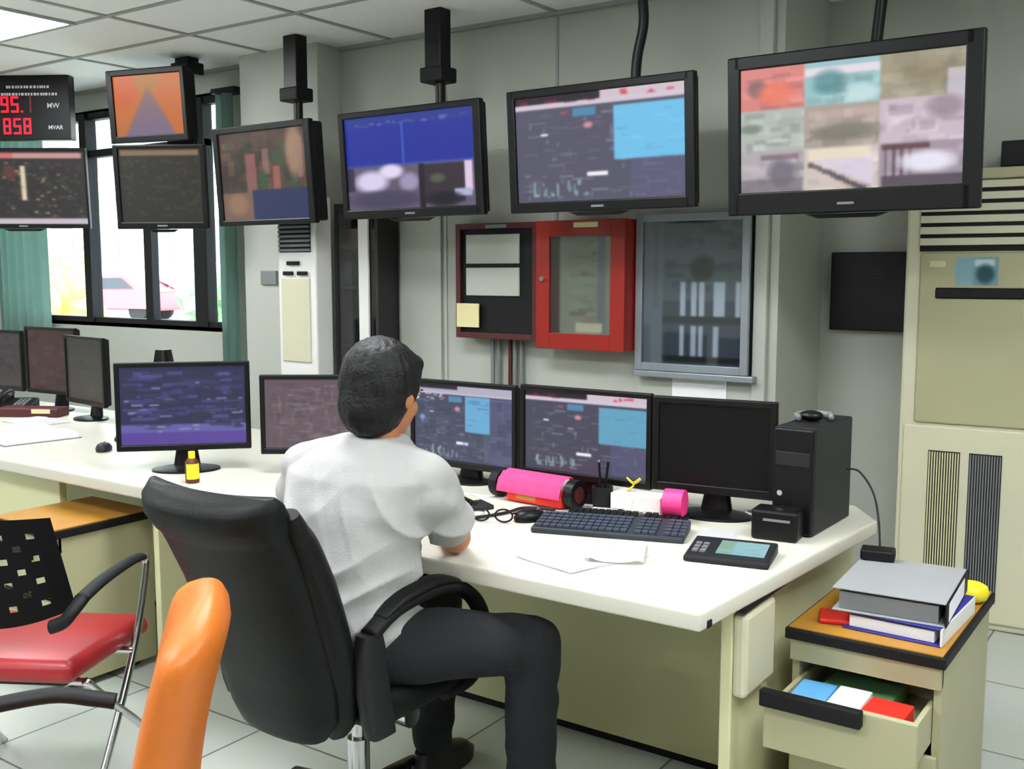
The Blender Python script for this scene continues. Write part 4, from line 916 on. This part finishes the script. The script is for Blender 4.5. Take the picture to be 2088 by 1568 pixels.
HD = Vector((-1.745, 1.945, 1.195)); HR = Euler((math.radians(-16), 0, math.radians(0)), 'XYZ').to_matrix()
def hp(x, y, z): return tuple(HD + HR @ Vector((x, y, z)))
HIPR, HIPL = (-1.70, 1.85, .565), (-1.89, 1.86, .565)
KNR, KNL = (-1.415, 2.12, .555), (-1.86, 2.29, .56)
ANR, ANL = (-1.425, 2.13, .10), (-1.87, 2.27, .10)
# body: head, neck, torso, arms, hands and legs in one surface
bm = newbm()
ell(bm, L(hp(0, -.01, .025)), (.078, .098, .092), HR); ell(bm, L(hp(0, .035, -.035)), (.058, .06, .075), HR); ell(bm, L(hp(0, .062, -.085)), (.03, .026, .022), HR)
ell(bm, L(hp(0, .098, -.018)), (.012, .018, .02), HR); rcone(bm, hp(0, .088, .02), .008, hp(0, .106, -.015), .011)            # nose
for s in (-1, 1):
    ell(bm, L(hp(s * .079, .0, -.008)), (.012, .02, .032), HR)                                                              # ears
    ell(bm, L(hp(s * .03, .082, .022)), (.018, .01, .007), HR); ell(bm, L(hp(s * .042, .052, -.03)), (.020, .026, .026), HR)  # brow, cheek
ell(bm, L(hp(0, .088, -.052)), (.022, .01, .006), HR); ell(bm, L(hp(0, .086, -.064)), (.019, .01, .006), HR)                # lips
rcone(bm, (-1.745, 1.915, 1.03), .056, hp(0, -.005, -.05), .052)
for z, c_, hw, hd in ((0, 0, 0, 0),): pass
rb = [((-1.80, 1.85, .50), .15, .11), ((-1.80, 1.84, .60), .16, .115), ((-1.80, 1.85, .75), .15, .105), ((-1.79, 1.875, .90), .165, .11), ((-1.785, 1.895, 1.0), .16, .10), ((-1.765, 1.905, 1.05), .10, .07)]
loft(bm, [[p - P0 for p in sring(c_, a, b, 2.2, 24)] for c_, a, b in rb])
for S, E_, Wp, s in ((SHL, ELL_, WRL, -1), (SHR, ELR, WRR, 1)):
    rcone(bm, S, .05, E_, .041); rcone(bm, E_, .042, Wp, .027)
    d = (Vector(Wp) - Vector(E_)).normalized(); side = d.cross(Vector((0, 0, 1))).normalized() * s   # thumb side
    pal = Vector(Wp) + d * .055 + Vector((0, 0, -.002)); rcone(bm, Wp, .025, Vector(Wp) + d * .03, .026)
    q = Matrix((side, d, Vector((0, 0, 1)))).transposed()
    ell(bm, L(pal), (.039, .048, .0145), q)
    for i, (o_, ln) in enumerate(((-.028, .062), (-.010, .072), (.009, .068), (.027, .052))):
        b0 = pal + side * (-o_) + d * .034; b1 = b0 + d * ln * .5 + Vector((0, 0, .006)); b2 = b0 + d * ln * .85 + Vector((0, 0, -.004)); b3 = b0 + d * ln + Vector((0, 0, -.012))
        rcone(bm, b0, .009, b1, .0085, 12); rcone(bm, b1, .0085, b2, .008, 12); rcone(bm, b2, .008, b3, .007, 12)
    th0 = pal + side * -.03 * -1 - d * .02; th1 = th0 + side * .025 + d * .03; th2 = th1 + d * .032 + side * .004
    rcone(bm, th0, .012, th1, .0105, 12); rcone(bm, th1, .0105, th2, .009, 12)
for Hh, K_, A_ in ((HIPR, KNR, ANR), (HIPL, KNL, ANL)):
    rcone(bm, Hh, .075, K_, .05); rcone(bm, K_, .05, A_, .035); rcone(bm, A_, .034, (A_[0], A_[1] + .10, .04), .022)
remeshed('body', bm, 'skin', .005, 3, pt)
for s in (-1, 1):
    bm = newbm(); ell(bm, L(hp(s * .03, .082, .004)), (.013, .008, .0055), HR, 16, 10); e_ = obj('eye', bm, 'white', pt, smooth=True)
    bm = newbm(); ell(bm, L(hp(s * .03, .0885, .004)), (.0055, .003, .005), HR, 12, 8); obj('iris', bm, 'hair', e_, smooth=True)
    bm = newbm(); ell(bm, L(hp(s * .032, .088, .024)), (.017, .005, .003), HR, 12, 8); obj('eyebrow', bm, 'hair', pt, smooth=True)
# hair
bm = newbm()
ell(bm, L(hp(0, -.028, .038)), (.099, .106, .097), HR); ell(bm, L(hp(0, .034, .083)), (.074, .040, .034), HR); ell(bm, L(hp(0, -.04, -.03)), (.092, .082, .09), HR); ell(bm, L(hp(0, -.052, -.075)), (.066, .052, .052), HR); ell(bm, L(hp(0, -.045, .005)), (.098, .083, .08), HR); ell(bm, L(hp(0, -.05, -.04)), (.088, .068, .085), HR)
for s in (-1, 1): ell(bm, L(hp(s * .076, .002, .02)), (.019, .03, .05), HR)
def hairdisp(co): 
    return .0035 * noise.noise(Vector((co.x * 70, co.y * 70, co.z * 16))) + .003 * noise.noise(co * 25) 
remeshed('hair', bm, 'hair', .005, 14, pt, hairdisp)
# shirt
bm = newbm()
sr = [((-1.80, 1.835, .575), .185, .155), ((-1.80, 1.832, .63), .20, .162), ((-1.80, 1.838, .72), .195, .15), ((-1.795, 1.855, .82), .20, .145), ((-1.79, 1.875, .92), .212, .140), ((-1.785, 1.892, .99), .212, .128), ((-1.775, 1.902, 1.035), .17, .108), ((-1.76, 1.912, 1.07), .105, .082), ((-1.75, 1.918, 1.088), .07, .066)]
loft(bm, [[p - P0 for p in sring(c_, a, b, 2.3, 32)] for c_, a, b in sr])
for S, E_ in ((SHL, ELL_), (SHR, ELR)):
    S = Vector(S); E_ = Vector(E_); d = (E_ - S).normalized()
    rcone(bm, S + Vector((0, 0, -.005)), .068, S + d * .10, .072, 24); rcone(bm, S + d * .08, .072, E_ - d * .06, .064, 24)
    rcone(bm, Vector((-1.765, 1.905, 1.055)), .05, S + Vector((0, 0, .005)), .062, 24); rcone(bm, Vector((-1.78, 1.89, .95)), .09, S + Vector((0, 0, -.05)), .075, 24)
def folds(co):
    w_ = co + P0; x = w_.x + 1.80; z = w_.z; back = 1.0
    wv = noise.noise(Vector((w_.x * 4, w_.y * 4, w_.z * 2.5)))
    ph = 42 * (z + 1.5 * x) + 5 * wv
    amp = max(0, min(1, (1.03 - z) / .14))
    f = 1 - abs(math.sin(ph * .5)) ** .7
    g_ = 1 - abs(math.sin(.5 * (70 * (z * .9 - .35 * x) + 6 * noise.noise(Vector((w_.x * 5 + 9, w_.y * 4, w_.z * 4)))))) ** .7
    m = max(0, min(1, .5 + 1.2 * noise.noise(co * 5 + Vector((3, 1, 2)))))
    low = max(0, min(1, (.86 - z) / .2))
    return amp * (.028 * (f - .4) * m + .021 * (g_ - .4) * (1 - m) * (.3 + low)) + .004 * noise.noise(co * 18)
remeshed('shirt', bm, 'shirt', .006, 5, pt, folds)
# jeans
bm = newbm()
ell(bm, L((-1.80, 1.845, .57)), (.195, .14, .105)); 
for Hh, K_, A_ in ((HIPR, KNR, ANR), (HIPL, KNL, ANL)):
    rcone(bm, Hh, .102, K_, .073, 24); rcone(bm, K_, .073, (A_[0], A_[1], A_[2] + .02), .062, 24)
def jf(co):
    w_ = co + P0; k = max(0, 1 - (Vector(w_) - Vector(KNR)).length / .22)
    return .004 * noise.noise(co * 12) + .005 * math.sin(w_.z * 60 + w_.x * 40 + 4 * noise.noise(co * 8)) * (.35 + k * .6)
remeshed('jeans', bm, 'jeans', .007, 3, pt, jf)
for A_ in (ANR, ANL):
    bm = newbm(); p = L((A_[0], A_[1] + .05, 0))
    loft(bm, [sring(p + Vector((0, 0, .0)), .045, .135, 2.4, 28), sring(p + Vector((0, 0, .03)), .047, .138, 2.4, 28), sring(p + Vector((0, -.015, .06)), .042, .115, 2.3, 28), sring(p + Vector((0, -.055, .09)), .036, .062, 2, 28)]); obj('shoe', bm, 'shoe', pt, smooth=True, ang=50)

# ================================================================== ORANGE CHAIR (foreground), faces image-left
RZ = math.radians(139)
t = thing('padded_chair', 'orange padded chair in the foreground seen from its side', 'chair', (-1.635, .96, 0), RZ)
# local frame: chair faces +Y, backrest at y = -.2
bm = newbm(); rings = []
for i in range(29):
    s = i / 28; z = .44 + .50 * s; e = min(1, (1 - s) / .16); hw = .21 * (1 - (1 - e) ** 2.2 * .75); ht = .052 * (1 - (1 - e) ** 2.5 * .85); y = -.17 - .095 * s + .02 * math.sin(PI * s)
    R = []
    for k in range(40):
        th = 2 * PI * k / 40; c_, q_ = math.cos(th), math.sin(th); x = hw * math.copysign(abs(c_) ** .6, c_); d = ht * math.copysign(abs(q_) ** .8, q_)
        R.append((x, y + d + .03 * (x / .21) ** 2, z))
    rings.append(R)
loft(bm, rings); obj('backrest', bm, 'orange', t, smooth=True, ang=60)
bm = newbm(); box(bm, (-.22, -.2, .42), (.22, .24, .5), .035, seg=5); obj('seat', bm, 'orange', t, smooth=True, ang=60)
bm = newbm(); box(bm, (-.03, -.20, .36), (.03, .1, .42), .01); box(bm, (-.025, -.23, .36), (.025, -.2, .55), .006); obj('back_support', bm, 'blackm', t)
for s_ in (-1, 1):
    bm = newbm(); pp = spline([(s_ * .27, -.06, .635), (s_ * .27, -.02, .645), (s_ * .27, .06, .66), (s_ * .27, .19, .645), (s_ * .27, .25, .62)], 6); tube(bm, pp, .024, 12, flat=.6); a_ = obj('armrest', bm, 'blackm', t, smooth=True)
    bm = newbm(); tube(bm, spline([(s_ * .27, .22, .64), (s_ * .27, .21, .55), (s_ * .25, .18, .44), (s_ * .18, .14, .41)], 6), .013, 12); obj('arm_post', bm, 'blackm', a_, smooth=True)
bm = newbm(); cyl(bm, (0, 0, .08), (0, 0, .42), .028, n=20); obj('gas_column', bm, 'chrome', t, smooth=True, ang=40)
for k in range(5):
    a = k * 2 * PI / 5 + .2; c_, s_ = math.cos(a), math.sin(a)
    bm = newbm(); tube(bm, [(c_ * .02, s_ * .02, .1), (c_ * .26, s_ * .26, .066)], [.028, .018], 12, flat=.7); l = obj('base_leg', bm, 'black', t, smooth=True)
    bm = newbm(); q = Vector((-s_, c_, 0)) * .02; e = Vector((c_ * .26, s_ * .26, .027)); cyl(bm, e - q, e + q, .026, n=20); cyl(bm, e, e + Vector((0, 0, .04)), .008, n=10); obj('caster', bm, 'rubber', l, smooth=True, ang=40)

# ================================================================== RED CHAIR (left)
t = thing('visitor_chair', 'red-seated chair with a perforated black back and chrome legs', 'chair', (-2.78, 1.575, 0), math.radians(30))
# local: faces +Y ; seat about 0.46 wide
bm = newbm(); vs = box(bm, (-.24, -.24, .405), (.24, .24, .47), .03, seg=5)
for v in bm.verts: v.co.z += -.03 * max(0, (v.co.y - .12) / .12) ** 1.5 + .01 * math.cos(v.co.y * 8)
obj('seat', bm, 'redseat', t, smooth=True, ang=60)
bm = newbm(); box(bm, (-.2, -.2, .385), (.2, .2, .41), .01); obj('seat_pan', bm, 'blackm', t)
bm = newbm(); nx, nz = 22, 18; G = {}
def bp(u, v_):  # u -1..1, v 0..1
    hw = .225 * (1 - .12 * v_); x = u * hw; return Vector((x, -.225 - .06 * v_ + .05 * u * u, .60 - .05 * (1 - u * u) * (1 - v_) + .26 * v_ ))
for i in range(nx * 2 + 1):
    for j in range(nz * 2 + 1): G[i, j] = bm.verts.new(bp(i / nx - 1, j / (nz * 2)))
for i in range(nx * 2):
    for j in range(nz * 2):
        if i % 4 in (1, 2) and j % 4 in (1, 2) and 3 < i < nx * 2 - 4 and 3 < j < nz * 2 - 4 and ((i // 4 + j // 4) % 2 == 0): continue
        bm.faces.new((G[i, j], G[i + 1, j], G[i + 1, j + 1], G[i, j + 1]))
bmesh.ops.solidify(bm, geom=bm.faces[:], thickness=.012); obj('backrest', bm, 'blackm', t, smooth=True, ang=40)
for s_ in (-1, 1):
    bm = newbm(); tube(bm, spline([(s_ * .265, -.22, .64), (s_ * .265, -.1, .655), (s_ * .265, .05, .66), (s_ * .265, .13, .655)], 5), .022, 12, flat=.55); a_ = obj('armrest', bm, 'blackm', t, smooth=True)
    bm = newbm(); tube(bm, spline([(s_ * .265, .13, .648), (s_ * .268, .165, .625), (s_ * .262, .09, .42), (s_ * .25, -.04, .2), (s_ * .235, -.16, .01)], 8), .0115, 12); obj('front_leg', bm, 'chrome', t, smooth=True)
    bm = newbm(); tube(bm, spline([(s_ * .25, -.19, .40), (s_ * .255, -.08, .3), (s_ * .258, .10, .15), (s_ * .26, .24, .01)], 8), .0115, 12); obj('rear_leg', bm, 'chrome', t, smooth=True)
    bm = newbm(); tube(bm, spline([(s_ * .265, -.21, .64), (s_ * .255, -.25, .615), (s_ * .235, -.262, .59), (s_ * .20, -.262, .575)], 6), .02, 12, flat=.7); obj('arm_support', bm, 'blackm', t, smooth=True)
bm = newbm(); cyl(bm, (-.262, .07, .39), (.262, .07, .39), .011, n=12); cyl(bm, (-.25, -.17, .39), (.25, -.17, .39), .011, n=12); obj('cross_bar', bm, 'chrome', t, smooth=True, ang=40)
for o in list(bpy.data.objects):
    if o.type == 'MESH' and o.users == 0: bpy.data.objects.remove(o)
